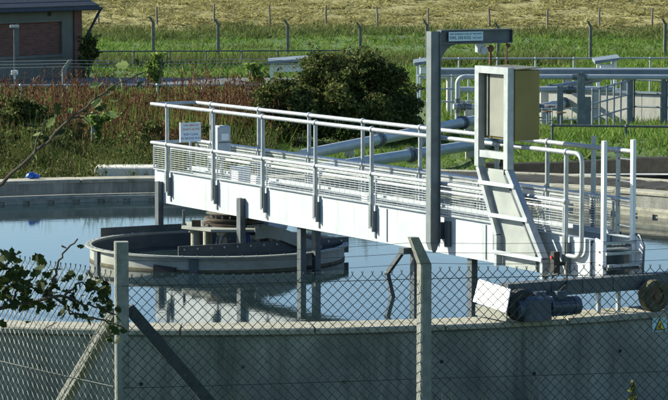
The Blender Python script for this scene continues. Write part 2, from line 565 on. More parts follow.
# cut of notches: darker recessed slots are real blocks standing off a thin sill
mb.build('weir_wall', 'coping', tank, True)
mb = MB()
NV = 130
for i in range(NV):
    a = 2 * math.pi * i / NV
    mb.lathe([(8.80, 0.62), (8.829, 0.62), (8.829, 0.965), (8.80, 0.955)], n=1, a0=a, a1=a + 2 * math.pi / NV * 0.72)
tag(mb.build('weir_plate', 'coping', tank), kind='stuff')
mb = MB()
mb.lathe([(8.80, 0.905), (8.826, 0.91), (8.826, 0.968), (8.79, 0.958)], n=150)
mb.build('weir_lip', 'coping', tank, True)
mb = MB()
mb.lathe([(8.91, 0.45), (RI, 0.45)], n=120, closed=False)
mb.build('launder_floor', 'gravel', tank)
mb = MB()
vs = [(0, 0, WATER)] + [(RI * 0.949 * math.cos(2 * math.pi * k / 120), RI * 0.949 * math.sin(2 * math.pi * k / 120), WATER) for k in range(120)]
mb.add([(TC[0] + x, TC[1] + y, z) for x, y, z in vs], [(0, 1 + k, 1 + (k + 1) % 120) for k in range(120)])
tag(mb.build('water', 'water'), kind='structure')

for i in range(22):
    a = R(218 + i * 6.2)
    z = 0.80 if i % 2 else 0.62
    mb = MB()
    r_ = RO - 0.0298
    c = Vector((math.cos(a), math.sin(a), 0))
    mb.tube([c * (r_ - 0.01) + Vector((0, 0, z)), c * (r_ + 0.002) + Vector((0, 0, z))], 0.020, 10)
    mb.build('tie_hole', 'gravel', tank)
# surrounds behind the tank on the right: dark soil strip, pale kerb, retaining wall
mb = MB()
mb.lathe([(RI + 0.38, 1.19), (RI + 0.39, 1.216), (RI + 0.55, 1.235), (10.2, 1.235), (10.79, 1.22), (10.79, 0.7), (RO + 0.02, 0.7), (RO + 0.02, 1.19)], c=TC, n=80, a0=R(8), a1=R(72))
mb.v = [(x + random.uniform(-.03, .03), y + random.uniform(-.03, .03), z + (random.uniform(-.012, .015) if z > 1.2 else 0)) for x, y, z in mb.v]
tag(mb.build('soil_strip', 'gravel'), kind='structure')
mb = MB()
mb.lathe([(10.99, 0.8), (11.21, 0.85), (11.21, 1.10), (10.99, 1.07)], c=TC, n=60, a0=R(4), a1=R(72))
tag(mb.build('soil_strip', 'gravel'), kind='structure')
mb = MB()
for i in range(18):
    a = R(12 + i * 4.2)
    mb.lathe([(10.80, 0.7), (10.98, 0.7), (10.98, 1.235), (10.95, 1.25), (10.82, 1.25), (10.80, 1.235)], c=TC, n=3, a0=a, a1=a + R(4.15))
kerb = mb.build('kerb', 'coping')
tag(kerb, 'pale curved concrete kerb behind the far tank rim', 'kerb')
mb = MB()
NW = 48
wv_ = []
for i in range(NW + 1):
    a = R(6 + 62 * i / NW)
    zt = 1.60 - 0.24 * float(ss(48, 68, 6 + 62 * i / NW)) + random.uniform(-0.008, 0.008)
    for r_, z in ((11.22, 0.5), (11.22, zt - 0.02), (11.24, zt), (11.40, zt), (11.42, zt - 0.02), (11.42, 0.5)):
        wv_.append((TC[0] + r_ * math.cos(a), TC[1] + r_ * math.sin(a), z))
mb.add(wv_, [(i * 6 + q, (i + 1) * 6 + q, (i + 1) * 6 + (q + 1) % 6, i * 6 + (q + 1) % 6) for i in range(NW) for q in range(6)])
tag(mb.build('retaining_wall', 'gravel'), 'low dark retaining wall edging the grass beyond the tank', 'wall')
mb = MB()
mb.tube([(TC[0] + 11.19 * math.cos(R(a)), TC[1] + 11.19 * math.sin(R(a)), 1.50 - (a - 30) * 0.0095) for a in range(30, 62, 3)], 0.016, 6)
tag(mb.build('conduit', 'pipe'), 'thin pale conduit rising along the dark retaining wall', 'pipe')
mb = MB()
mb.bbox(-4.1, -3.05, 50.6, 51.3, 0.85, 1.3, 0.02)
tag(mb.build('concrete_slab', 'slab'), 'pale concrete slab lying behind the tank rim by the weeds', 'slab')

# blue crumpled bag on the rim
mb = MB()
mb.ball((0, 0, 0.06), 0.11, 10, 7)
mb.ball((0.09, 0.02, 0.05), 0.08, 9, 6)
mb.v = [(x * 0.85 + random.uniform(-.016, .016), y * .7 + random.uniform(-.016, .016), max(-0.001, z * 0.58 + random.uniform(-.014, .014))) for x, y, z in mb.v]
o = mb.build('plastic_bag', 'bluebag')
o.location = (-5.07, 49.52, RIM + 0.007)
tag(o, 'crumpled blue plastic bag lying on the tank rim', 'bag')

# ------------------------------------------------------------------ central drum, platform
drum = thing('stilling_drum', 'round grey steel drum standing in the middle of the tank', 'drum', (TC[0], TC[1], 0))
RD, ZD = 1.74, 1.07
mb = MB()
mb.lathe([(RD, -0.4), (RD, ZD), (RD - 0.012, ZD), (RD - 0.012, -0.4)], n=96)
mb.build('shell', 'drum', drum, True)
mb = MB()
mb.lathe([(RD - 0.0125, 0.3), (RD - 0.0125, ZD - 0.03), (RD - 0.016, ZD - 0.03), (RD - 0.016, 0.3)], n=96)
mb.build('inner_shade', 'board', drum, True)  # dark skin painting in the drum's inner shade, borrows the scum board colour
mb = MB()
mb.lathe([(RD + 0.002, ZD - 0.018), (RD + 0.065, ZD - 0.018), (RD + 0.065, ZD + 0.004), (RD - 0.02, ZD + 0.004), (RD - 0.02, ZD - 0.018)], n=96)
mb.build('rim_flange', 'drum', drum, True)
mb = MB()
for k in range(56):
    a = 2 * math.pi * k / 56
    mb.ball((1.765 * math.cos(a), 1.765 * math.sin(a), ZD + 0.006), 0.012, 5, 4)
tag(mb.build('rim_bolts', 'galv', drum), kind='stuff')
mb = MB()
mb.lathe([(RD + 0.001, 0.80), (RD + 0.008, 0.80), (RD + 0.008, 0.888), (RD + 0.001, 0.892)], n=96)
mb.build('algae_line', 'algae', drum, True)
for ad_ in (205, 262):
    a = R(ad_)
    mb = MB()
    c = Vector((math.cos(a), math.sin(a), 0))
    sd = Vector((-c.y, c.x, 0))
    mb.prism([c * (RD + .005) - sd * .06 + Vector((0, 0, .72)), c * (RD + .005) + sd * .06 + Vector((0, 0, .72)), c * (RD + .005) + sd * .06 + Vector((0, 0, ZD - .03)), c * (RD + .005) - sd * .06 + Vector((0, 0, ZD - .03))], c * 0.03)
    mb.build('joint_bracket', 'galv_dark', drum)
a = R(249)
mb = MB()
c = Vector((math.cos(a), math.sin(a), 0)); sd = Vector((-c.y, c.x, 0))
mb.prism([c * (RD - .004) - sd * .16 + Vector((0, 0, .83)), c * (RD - .004) + sd * .10 + Vector((0, 0, .83)), c * (RD - .004) + sd * .17 + Vector((0, 0, .92)), c * (RD - .004) - sd * .16 + Vector((0, 0, .95))], c * 0.03)
mb.build('overflow_slot', 'black', drum)

PX, PY = -1.36, 40.62
plat = thing('pivot_platform', 'octagonal steel platform on columns carrying the bridge pivot', 'platform', (PX, PY, 0))
mb = MB()
mb.lathe([(0.0, 1.27), (0.76, 1.27), (0.78, 1.28), (0.78, 1.31), (0.0, 1.31)], n=8, a0=R(22), a1=R(382))
mb.build('deck_plate', 'drum', plat)
for k in range(6):
    a = R(15 + 60 * k)
    mb = MB()
    x, y = 0.56 * math.cos(a), 0.56 * math.sin(a)
    mb.tube([(x, y, -0.4), (x, y, 1.27)], 0.062, 12)
    mb.tube([(x, y, 1.22), (x, y, 1.268)], 0.09, 12)
    mb.build('column', 'coping', plat, True)
mb = MB()
mb.lathe([(0.001, 1.312), (0.46, 1.312), (0.46, 1.34), (0.36, 1.345), (0.36, 1.38), (0.42, 1.385), (0.42, 1.41), (0.27, 1.415), (0.27, 1.465), (0.40, 1.468), (0.40, 1.478), (0.001, 1.478)], n=36)
sr = mb.build('slewing_ring', 'slew', plat, True)
mb = MB()
for k in range(18):
    a = 2 * math.pi * k / 18
    mb.tube([(0.33 * math.cos(a), 0.33 * math.sin(a), 1.415), (0.33 * math.cos(a), 0.33 * math.sin(a), 1.45)], 0.014, 6)
tag(mb.build('ring_bolts', 'galv', sr), kind='stuff')
mb = MB()
mb.box(-0.58, -0.46, -0.33, -0.25, 1.312, 1.40)
mb.build('grease_box', 'slew', plat)
mb = MB()
mb.tube([(-0.7, -0.1, 1.312), (-0.7, -0.1, 1.52)], 0.02, 8)
mb.tube([(-0.7, -0.1, 1.31), (-0.7, -0.1, 1.335)], 0.035, 8)
mb.build('vent_stub', 'galv_dark', plat, True)
mb = MB()
for k, (r0, x0) in enumerate(((.16, .02), (.19, -.03))):
    mb.tube([(-0.12 + x0 + r0 * 0.45 * math.cos(s), -0.62 + k * .05, 1.07 + r0 * math.sin(s)) for s in np.linspace(0.6, 5.4, 22)], 0.014, 6)
mb.build('cable_loop', 'galv_dark', plat, True)
mb = MB()
for k in range(3):
    mb.tube([(0.14 + k * .035, -0.50, 0.75), (0.13 + k * .035, -0.52, 1.0), (0.16 + k * .03, -0.50, 1.268)], 0.016, 6)
mb.build('supply_cable', 'cable_blue', plat, True)

# scum chute arching down from the pivot to the drum
mb = MB()
path = [(-1.12, 40.02, 1.20), (-0.95, 40.08, 1.215), (-0.75, 40.16, 1.17), (-0.5, 40.26, 1.06), (-0.25, 40.36, 0.92)]
for i in range(len(path) - 1):
    mb.bar(path[i], path[i + 1], 0.30, 0.05)
    for sgn in (-1, 1):
        n_ = Vector((-0.37, 0.93, 0)) * 0.15 * sgn
        mb.bar(Vector(path[i]) + n_ + Vector((0, 0, .06)), Vector(path[i + 1]) + n_ + Vector((0, 0, .06)), 0.012, 0.16)
mb.box(-1.06, -1.0, 40.0, 40.2, -0.3, 1.18)
tag(mb.build('scum_chute', 'drum'), 'pale curved scum chute sloping down inside the drum', 'chute')

# ------------------------------------------------------------------ bridge
BR = math.atan2(-0.8731, 0.4876)
BO = (-2.355, 41.81, 0)
SP = 1.448
ZT, ZM, ZP1, ZP0, ZDK = 2.874, 2.324, 1.93, 1.48, 1.80
WV = 0.70
U0, U1 = -0.50, 10.55
bridge = thing('scraper_bridge', 'white galvanised rotating bridge with handrails spanning from centre to tank rim', 'bridge', BO, BR)

for side, v in ((-1, 0.05), (1, WV - 0.05)):
    s = -1 if side < 0 else 1
    mb = MB()
    mb.box(U0, U1, v - 0.006, v + 0.006, ZP0, ZP1)
    g_ = mb.build('girder_plate', 'girder', bridge)
    mb = MB()
    y0, y1 = (v + 0.0065, v + 0.09) if side < 0 else (v - 0.09, v - 0.0065)
    mb.box(U0, U1, y0, y1, ZP0, ZP0 + 0.012)
    mb.box(U0, U1, y0, y1, ZP1 - 0.012, ZP1)
    mb.build('flange', 'girder', g_)
for u in (2.95, 6.1, 8.4):
    mb = MB()
    mb.box(u - 0.004, u + 0.004, 0.032, 0.043, ZP0 + 0.02, ZP1 - 0.02)
    mb.build('splice_strip', 'galv', bridge)
mb = MB()
mb.box(U0 + 0.004, U0 + 0.014, 0.058, WV - 0.058, ZP0 + 0.002, ZP1 - 0.03)
mb.build('end_plate', 'galv', bridge)
# deck plates
nb_ = 8
for i in range(nb_):
    a, b2 = U0 + 0.02 + i * (U1 - U0 - .04) / nb_, U0 + 0.02 + (i + 1) * (U1 - U0 - .04) / nb_ - 0.01
    mb = MB()
    mb.box(a, b2, 0.062, WV - 0.062, ZDK - 0.02, ZDK)
    mb.build('deck_plate', 'galv', bridge)
for i in range(12):
    u = U0 + 0.4 + i * 0.9
    mb = MB()
    mb.box(u - 0.03, u + 0.03, 0.058, WV - 0.058, ZDK - 0.10, ZDK - 0.022)
    mb.build('cross_member', 'galv', bridge)

# handrails
def rail(v, z, ua, ub, name):
    mb = MB()
    mb.tube([(ua, v, z), (ub, v, z)], 0.027, 10)
    mb.build(name, 'galv', bridge, True)

rail(0, ZT, U0, 7 * SP + 0.08, 'top_rail')
rail(0, ZM, U0, 7 * SP, 'mid_rail')
rail(WV, ZT, U0 + .02, 10.43, 'top_rail')
rail(WV, ZM, U0 + .02, 10.43, 'mid_rail')
for z, nm in ((ZT, 'end_rail'), (ZM, 'end_rail')):
    mb = MB()
    mb.tube([(U0 + .03, 0, z), (U0 + .03, WV, z)], 0.025, 10)
    mb.build(nm, 'galv', bridge, True)

mbp = MB()
mbp.tube([(0, 0, 1.66), (0, 0, ZT)], 0.026, 10)
mbp.ball((0, 0, ZT), 0.043, 10, 6)
mbp.ball((0, 0, ZM), 0.043, 10, 6)
post_near = mbp.mesh('post', 'galv', True)
mbb = MB()
mbb.box(-0.026, 0.026, -0.032, -0.027, 1.64, 1.95)
mbb.box(0.028, 0.046, -0.02, 0.043, 1.60, 1.86)
mbb.box(0.010, 0.040, 0.030, 0.0432, 1.52, 1.60)
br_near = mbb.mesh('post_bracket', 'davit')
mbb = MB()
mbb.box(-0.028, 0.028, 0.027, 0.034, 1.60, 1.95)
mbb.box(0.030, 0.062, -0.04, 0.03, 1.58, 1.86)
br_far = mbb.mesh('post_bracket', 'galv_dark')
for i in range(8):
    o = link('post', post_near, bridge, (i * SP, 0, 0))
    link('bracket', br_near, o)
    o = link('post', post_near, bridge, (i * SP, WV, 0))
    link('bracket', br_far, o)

# infill panels: frame and welded wires, one mesh shared by all bays
def panel(ua, ub):
    f = MB()
    z0, z1 = 1.955, ZM - 0.045
    for (a, b2) in (((ua, 0, z0), (ub, 0, z0)), ((ua, 0, z1), (ub, 0, z1))):
        f.bar(a, b2, 0.012, 0.022)
    for u in (ua + .014, ub - .014):
        f.bar((u, 0, z0 + .0112), (u, 0, z1 - .0112), 0.022, 0.0118, up=(1, 0, 0))
    w = MB()
    n = 11
    for k in range(1, n):
        z = z0 + (z1 - z0) * k / n
        w.bar((ua, -0.004, z), (ub, -0.004, z), 0.006, 0.0075)
    m_ = max(2, int((ub - ua) / 0.12))
    for k in range(1, m_):
        u = ua + (ub - ua) * k / m_
        w.bar((u, 0.004, z0), (u, 0.004, z1), 0.0035, 0.0035)
    return f, w
f, w = panel(0.075, SP - 0.055)
fm, wm = f.mesh('panel_frame', 'galv'), w.mesh('panel_wires', 'galv')
for i in range(7):
    for v in (0.012, WV - 0.012):
        o = link('infill_panel', fm, bridge, (i * SP, v, 0))
        tag(link('wire_grid', wm, o), kind='stuff')
f, w = panel(U0 + .03, -0.06)
fm2, wm2 = f.mesh('panel_frame_short', 'galv'), w.mesh('panel_wires_short', 'galv')
for v in (0.012, WV - 0.012):
    o = link('infill_panel', fm2, bridge, (0, v, 0))
    tag(link('wire_grid', wm2, o), kind='stuff')
# toe boards on the far side, perforated strip inside
for v in (WV - 0.075,):
    mb = MB()
    mb.box(U0 + .03, 10.1, v - 0.004, v + 0.004, ZDK + 0.012, ZDK + 0.17)
    mb.build('toe_board', 'girder', bridge)
# service pipes and boxes on the deck
for v, z, r_ in ((0.56, ZDK + 0.34, 0.018), (0.58, ZDK + 0.40, 0.014)):
    mb = MB()
    mb.tube([(0.2, v, z), (9.4, v, z)], r_, 8)
    mb.build('service_pipe', 'galv', bridge, True)
for u, s_ in ((1.35, .2), (1.95, .14), (2.35, .11), (5.0, .13)):
    mb = MB()
    mb.bbox(u, u + s_ * 1.3, 0.30, 0.30 + s_, ZDK + .001, ZDK + s_ * 1.5, 0.01)
    mb.build('junction_box', 'white', bridge)
# closing loop of the near handrail
L0, L1 = 7 * SP, 10.45
pts = [(L0 - 0.02, 0, ZT)]
for s in np.linspace(90, 0, 7):
    pts.append((L1 - 0.12 + 0.12 * math.cos(R(s)), 0, ZT - 0.12 + 0.12 * math.sin(R(s))))
for s in np.linspace(0, -90, 7):
    pts.append((L1 - 0.12 + 0.12 * math.cos(R(s)), 0, 1.84 + 0.12 * math.sin(R(s)) + .0))
pts.append((L0 + 0.03, 0, 1.72))
mb = MB()
mb.tube(pts, 0.026, 10)
mb.build('loop_rail', 'galv', bridge, True)

# gate posts and entry cage at the rim end
for u, v in ((10.70, 0.124), (10.70, 0.511)):
    mb = MB()
    mb.box(u - 0.025, u + 0.025, v - 0.022, v + 0.022, 1.52, 3.03)
    mb.build('gate_post', 'white', bridge)
mb = MB()
mb.tube([(9.6, WV + .03, 1.55), (9.6, WV + .03, 3.0)], 0.03, 8)
mb.build('gate_post', 'galv', bridge, True)
for z in (2.80, 2.55, 2.28, 2.05):
    mb = MB()
    mb.tube([(10.14, WV, z - 0.02), (10.70, 0.54, z)], 0.012, 6)
    mb.build('guard_bar', 'galv_dark', bridge, True)
mb = MB()
for k in range(20):
    mb.tube([(9.62, WV + .01, 2.30 - k * .035), (9.62, WV + .01, 2.275 - k * .035)], 0.02, 6)
tag(mb.build('chain', 'galv_dark', bridge), kind='stuff')
mb = MB()
mb.prism([(10.47, 0.10, 1.40), (10.74, 0.10, 1.36), (10.74, 0.10, 1.92), (10.60, 0.10, 1.95), (10.47, 0.10, 1.80)], (0, -0.012, 0))
sp_ = mb.build('side_plate', 'white', bridge)
mb = MB()
for (u, z) in ((10.53, 1.5), (10.68, 1.5), (10.68, 1.66), (10.53, 1.66), (10.68, 1.8)):
    mb.tube([(u, 0.088, z), (u, 0.078, z)], 0.013, 6)
tag(mb.build('bolt_heads', 'galv_dark', sp_), kind='stuff')
mb = MB()
mb.prism([(10.60, 0.54, 1.50), (10.86, 0.54, 1.50), (10.86, 0.54, 1.84), (10.72, 0.54, 1.96), (10.60, 0.54, 1.96)], (0, 0.012, 0))
mb.build('side_plate', 'white', bridge)
for z, u in ((1.90, 10.72), (1.79, 10.80), (1.66, 10.84), (1.52, 10.86)):
    mb = MB()
    mb.bar((u, 0.09, z), (u, 0.54, z), 0.03, 0.03)
    mb.build('step_bar', 'galv', bridge)
for z, ua, ub in ((1.86, 10.45, 10.70), (1.62, 10.56, 10.80), (1.40, 10.56, 10.9)):
    mb = MB()
    for k in range(9):
        v = 0.12 + k * 0.05
        mb.bar((ua, v, z), (ub, v, z), 0.008, 0.03)
    for u in np.linspace(ua, ub, 5):
        mb.bar((u, 0.11, z - .001), (u, 0.53, z - .001), 0.006, 0.022)
    tag(mb.build('step_grating', 'galv_dark', bridge), kind='stuff')
mb = MB()
mb.box(10.50, 10.512, 0.12, 0.53, 1.40, 1.80)
mb.build('back_plate', 'galv_dark', bridge)
mb = MB()
mb.tube([(10.86, 0.54, 1.52), (10.88, 0.54, 1.86), (10.80, 0.54, 1.97), (10.62, 0.54, 2.0)], 0.014, 6)
mb.build('grab_bar', 'galv_dark', bridge, True)

# end carriage over the rim wall
car = thing('end_carriage', 'dark steel wheeled end carriage running on the tank rim', 'carriage', BO, BR)
UC = 11.13
mb = MB()
mb.box(UC - 0.09, UC + 0.09, -1.45, 1.05, 1.43, 1.59)
for v in np.arange(-1.3, 1.0, 0.4):
    mb.box(UC + 0.0902, UC + 0.10, v, v + 0.02, 1.44, 1.58)
mb.build('beam', 'galv_dark', car)
mb = MB()
for v in (0.05, WV - .05):
    mb.box(10.56, UC - 0.091, v - 0.05, v + 0.05, 1.44, 1.475)
mb.build('saddle', 'galv_dark', car)
for v in (-1.36, 0.36):
    mb = MB()
    mb.tube([(UC - 0.07, v, RIM + .172), (UC + 0.14, v, RIM + .172)], 0.03, 10)
    mb.box(UC - 0.05, UC + 0.15, v - 0.03, v + 0.03, RIM + .17, 1.43)
    wv = mb.build('wheel', 'galv_dark', car)
    mb = MB()
    pts = [(0.09, -0.05), (0.155, -0.052), (0.172, -0.04), (0.172, 0.04), (0.155, 0.052), (0.09, 0.05)]
    n = 28
    vs_, fs_ = [], []
    for i in range(n):
        a = 2 * math.pi * i / n
        for r_, x_ in pts:
            vs_.append((UC + 0.20 + x_ * 1.3, v + r_ * math.cos(a), RIM + .174 + r_ * math.sin(a)))
    for i in range(n):
        for q in range(6):
            fs_.append((i * 6 + q, ((i + 1) % n) * 6 + q, ((i + 1) % n) * 6 + (q + 1) % 6, i * 6 + (q + 1) % 6))
    mb.add(vs_, fs_)
    mb.build('tyre', 'black' if v < 0 else 'algae', wv, True)
    mb = MB()
    mb.tube([(UC + 0.15, v, RIM + .174), (UC + 0.245, v, RIM + .174)], 0.092, 20)
    mb.tube([(UC + 0.24, v, RIM + .174), (UC + 0.275, v, RIM + .174)], 0.04, 12)
    mb.build('hub', 'rust', wv, True)
for v in (-0.26, 0.0):
    mb = MB()
    mb.box(UC + 0.02, UC + 0.06, v - .02, v + .02, RIM + .008, 1.4295)
    mb.build('guide_arm', 'galv', car)
# cover plate over the drive wheel, leaning
mb = MB()
mb.prism([(10.74, -1.52, 1.60), (11.40, -1.54, 1.56), (11.38, -1.58, 1.31), (10.72, -1.58, 1.36)], (0.0, 0.012, 0))
mb.build('cover_plate', 'white', car)
mb = MB()
mb.box(10.74, 11.36, -1.56, -1.545, 1.215, 1.33)
mb.build('guard_skirt', 'panel_grey', car)

VM = -0.36
mot = thing('drive_motor', 'blue electric drive motor and gearbox on the end carriage', 'motor', (BO[0] + 0.8731 * VM, BO[1] + 0.4876 * VM, 0), BR)
mp_ = Matrix.Rotation(BR, 3, 'Z') @ (Vector((11.33, -0.98, 1.205)) * 0.16)
mot.location = mot.location + mp_
mot.scale = (0.84, 0.84, 0.84)
mb = MB()
mb.bbox(11.24, 11.50, -1.02, -0.62, 1.215, 1.52, 0.04)
mb.tube([(11.37, -1.02, 1.37), (11.37, -1.10, 1.37)], 0.12, 18)
mb.tube([(11.36, -0.75, 1.50), (11.36, -0.75, 1.57)], 0.09, 16)
mb.build('gearbox', 'motor', mot, True)
mb = MB()
mb.tube([(11.37, -0.62, 1.36), (11.37, -0.58, 1.36)], 0.13, 18)
mb.tube([(11.37, -0.58, 1.36), (11.37, -0.26, 1.36)], 0.105, 18)
mb.tube([(11.37, -0.26, 1.36), (11.37, -0.17, 1.36), (11.37, -0.15, 1.36)], [0.118, 0.118, 0.09], 18)
mo = mb.build('motor_body', 'motor', mot, True)
mb = MB()
for k in range(14):
    a = 2 * math.pi * k / 14
    c, s = math.cos(a), math.sin(a)
    mb.bar((11.37 + .113 * c, -0.57, 1.36 + .113 * s), (11.37 + .113 * c, -0.27, 1.36 + .113 * s), 0.008, 0.02, up=(c, 0, s))
tag(mb.build('cooling_fins', 'motor', mo), kind='stuff')
mb = MB()
mb.bbox(11.30, 11.44, -0.52, -0.38, 1.462, 1.56, 0.012)
mb.build('terminal_box', 'motor', mot)
mb = MB()
mb.tube([(11.37, -0.45, 1.55), (11.36, -0.35, 1.62), (11.28, -0.28, 1.58), (11.16, -0.20, 1.66), (11.0, -0.10, 1.80), (10.9, -0.02, 1.85)], 0.016, 7)
mb.build('power_cable', 'black', mot, True)

stop = thing('limit_switch', 'small black switch box with red lamp at girder end', 'switch', BO, BR)
mb = MB()
mb.bbox(10.03, 10.12, -0.14, -0.06, 1.52, 1.76, 0.008)
mb.box(10.05, 10.10, -0.06, 0.043, 1.60, 1.64)
mb.build('case', 'black', stop)
mb = MB()
mb.tube([(10.075, -0.14, 1.70), (10.075, -0.16, 1.70)], 0.016, 10)
mb.build('lamp', 'red', stop, True)
mb = MB()
mb.tube([(10.07, -0.1, 1.52), (10.1, -0.2, 1.40), (10.25, -0.35, 1.36), (10.5, -0.5, 1.55), (10.9, -0.6, 1.62)], 0.012, 6)
mb.build('cable', 'black', stop, True)

# hanging posts and scum boards
def hanger(name, u, v, z0, z1, w=0.085):
    mb = MB()
    mb.box(u - w / 2, u + w / 2, v - 0.006, v + 0.006, z0, z1)
    mb.box(u - w / 2, u - w / 2 + 0.012, v + 0.0065, v + 0.075, z0, z1)
    mb.box(u + w / 2 - 0.012, u + w / 2, v + 0.0065, v + 0.075, z0, z1)
    return mb.build(name, 'galv_dark', None)

sb = thing('scum_board', 'dark scum board hung from bridge post behind the platform', 'scum board', BO, BR)
o = hanger('post', -0.28, -0.03, 0.98, 1.78, 0.11); o.parent = sb
mb = MB(); mb.box(-0.212, -0.19, -0.95, 0.62, 0.94, 1.17); mb.build('board', 'board', sb)
sb = thing('scum_board', 'long dark scum board hung from bridge post in front of the platform', 'scum board', BO, BR)
o = hanger('post', 2.25, -0.03, 0.95, 1.74, 0.11); o.parent = sb
mb = MB(); mb.box(2.32, 2.342, -0.98, 1.62, 0.93, 1.145); bd = mb.build('board', 'board', sb)
mb = MB()
for v in np.arange(-0.9, 1.6, 0.2):
    mb.tube([(2.342, v, 1.10), (2.352, v, 1.10)], 0.014, 6)
tag(mb.build('bolt_heads', 'galv', bd), kind='stuff')
for u, v, z0 in ((3.72, 0.10, 0.0), (3.30, 0.55, 0.0), (6.62, 0.10, -0.3), (7.95, 0.10, -0.3)):
    o = hanger('scraper_hanger', u, v, z0, ZP0 - 0.002, 0.10)
    o.location = BO
    o.rotation_euler = (0, 0, BR)
    tag(o, {3.72: 'steel scraper hanger crossing in front of the drum', 3.30: 'steel scraper hanger partly behind another beside the drum', 6.62: 'steel scraper hanger beside the bent folding arm', 7.95: 'steel scraper hanger by the white wheel cover plate'}[u], 'hanger')
arm = thing('folding_arm', 'bent dark folding scraper arm hanging under the bridge', 'arm', BO, BR)
mb = MB(); mb.bar((6.60, -0.02, 1.44), (6.28, -0.06, 1.13), 0.05, 0.05); mb.build('upper_link', 'galv_dark', arm)
mb = MB(); mb.bar((6.28, -0.06, 1.13), (6.60, -0.10, 0.62), 0.05, 0.05); mb.ball((6.28, -0.06, 1.13), 0.04); mb.build('lower_link', 'galv_dark', arm)
mb = MB(); mb.box(6.55, 6.66, -0.05, 0.09, 1.40, 1.478); mb.build('pivot_lug', 'galv_dark', arm)

# ------------------------------------------------------------------ davit
def text(body, size, mat, parent, m, name='lettering', align='CENTER'):
    cu = bpy.data.curves.new(name, 'FONT')
    cu.body = body
    cu.size = size
    cu.align_x = align
    cu.align_y = 'CENTER'
    cu.extrude = 0.0005
    cu.resolution_u = 2
    tmp = bpy.data.objects.new('tmp_text', cu)
    COL.objects.link(tmp)
    dg = bpy.context.evaluated_depsgraph_get()
    me = bpy.data.meshes.new_from_object(tmp.evaluated_get(dg))
    bpy.data.objects.remove(tmp)
    me.materials.clear()
    me.materials.append(M[mat])
    o = link(name, me, parent)
    o.matrix_local = m
    return o

def frame(origin, xdir, zdir):
    """matrix placing text: local x along xdir, local y along zdir"""
    x = Vector(xdir).normalized(); y = Vector(zdir).normalized(); z = x.cross(y)
    return Matrix(((x.x, y.x, z.x, origin[0]), (x.y, y.y, z.y, origin[1]), (x.z, y.z, z.z, origin[2]), (0, 0, 0, 1)))

dav = thing('davit_crane', 'tall grey steel davit with overhanging lifting arm on the bridge', 'davit', BO, BR)
UD = 7.43
mb = MB()
# channel section post: web and two flanges
z0, z1 = 1.62, 4.14
mb.box(UD - 0.055, UD + 0.055, -0.165, -0.156, z0, z1)
mb.box(UD - 0.055, UD + 0.055, -0.034, -0.025, z0, z1)
mb.box(UD + 0.020, UD + 0.030, -0.1558, -0.0342, z0, z1)
mb.prism([(UD + .02, -.165, z0), (UD + .02, -.025, z0), (UD + .02, -.08, 1.50), (UD + .02, -.11, 1.50)], (0.012, 0, 0))
mb.prism([(UD - .055, -.165, z0), (UD + .055, -.165, z0), (UD + .055, -.145, 1.53), (UD - .02, -.145, 1.53)], (0, 0.006, 0))
mb.build('post', 'davit', dav)
mb = MB()
mb.box(UD - 0.05, UD + 0.05, -0.0245, 0.043, 1.66, 1.86)
mb.box(UD + 0.10, UD + 0.19, 0.0, 0.043, 1.58, 1.88)
mb.build('mounting_bracket', 'galv_dark', dav)
mb = MB()
mb.box(UD - 0.05, UD + 0.05, -0.018, 0.98, 3.985, 4.00)
mb.box(UD - 0.05, UD + 0.05, -0.018, 0.98, 4.14, 4.155)
mb.box(UD - 0.012, UD + 0.012, -0.018, 0.975, 4.0002, 4.1398)
mb.box(UD - 0.05, UD + 0.05, 0.9752, 0.985, 4.0002, 4.1398)
arm_ = mb.build('arm', 'galv_dark', dav)
mb = MB()
pts = [(UD, -0.018, 3.984)] + [(UD, -0.018 + 0.26 * (1 - math.sin(R(a))), 3.984 - 0.30 * (1 - math.cos(R(a)))) for a in np.linspace(0, 90, 8)]
pts = [(UD - .006, -0.018, 3.984), (UD - .006, 0.24, 3.984)] + [(UD - .006, 0.24 - 0.258 * math.sin(R(a)), 3.984 - 0.30 * (1 - math.cos(R(a)))) for a in np.linspace(12, 90, 7)]
mb.prism(pts, (0.012, 0, 0))
mb.build('gusset', 'galv_dark', dav)
mb = MB()
mb.box(UD + 0.0502, UD + 0.056, 0.08, 0.56, 4.02, 4.13)
pl = mb.build('load_plate', 'label_blue', dav)
text('SAFE WORKING LOAD OF THIS DAVIT', 0.026, 'ink', pl, frame((UD + 0.0575, 0.32, 4.103), (0, 1, 0), (0, 0, 1)))
text('SWL 350 KGS', 0.050, 'ink', pl, frame((UD + 0.0575, 0.24, 4.058), (0, 1, 0), (0, 0, 1)))
text('TEST DATE', 0.026, 'ink', pl, frame((UD + 0.0575, 0.475, 4.054), (0, 1, 0), (0, 0, 1)))
mb = MB()
mb.box(UD - 0.03, UD + 0.03, 0.50, 0.60, 3.88, 3.984)
mb.tube([(UD - .04, 0.59, 3.90), (UD + .04, 0.59, 3.90)], 0.05, 12)
hk = mb.build('trolley', 'galv', dav)
mb = MB()
for k in range(9):
    mb.ball((UD, 0.70, 3.92 - k * 0.03), 0.02 if k else 0.045, 6, 5)
mb.tube([(UD, 0.64, 3.93), (UD, 0.70, 3.92)], 0.02, 6)
mb.tube([(UD + 0.0, 0.70 + .03 * math.sin(s), 3.63 + .035 * math.cos(s)) for s in np.linspace(0, 4.5, 10)], 0.012, 6)
mb.build('hook_chain', 'rust', dav)
mb = MB()
mb.tube([(UD, 0.93, 3.985), (UD, 0.93, 3.40)], 0.012, 6)
mb.ball((UD, 0.96, 3.95), 0.025, 6, 5)
mb.build('cable', 'rust', dav)

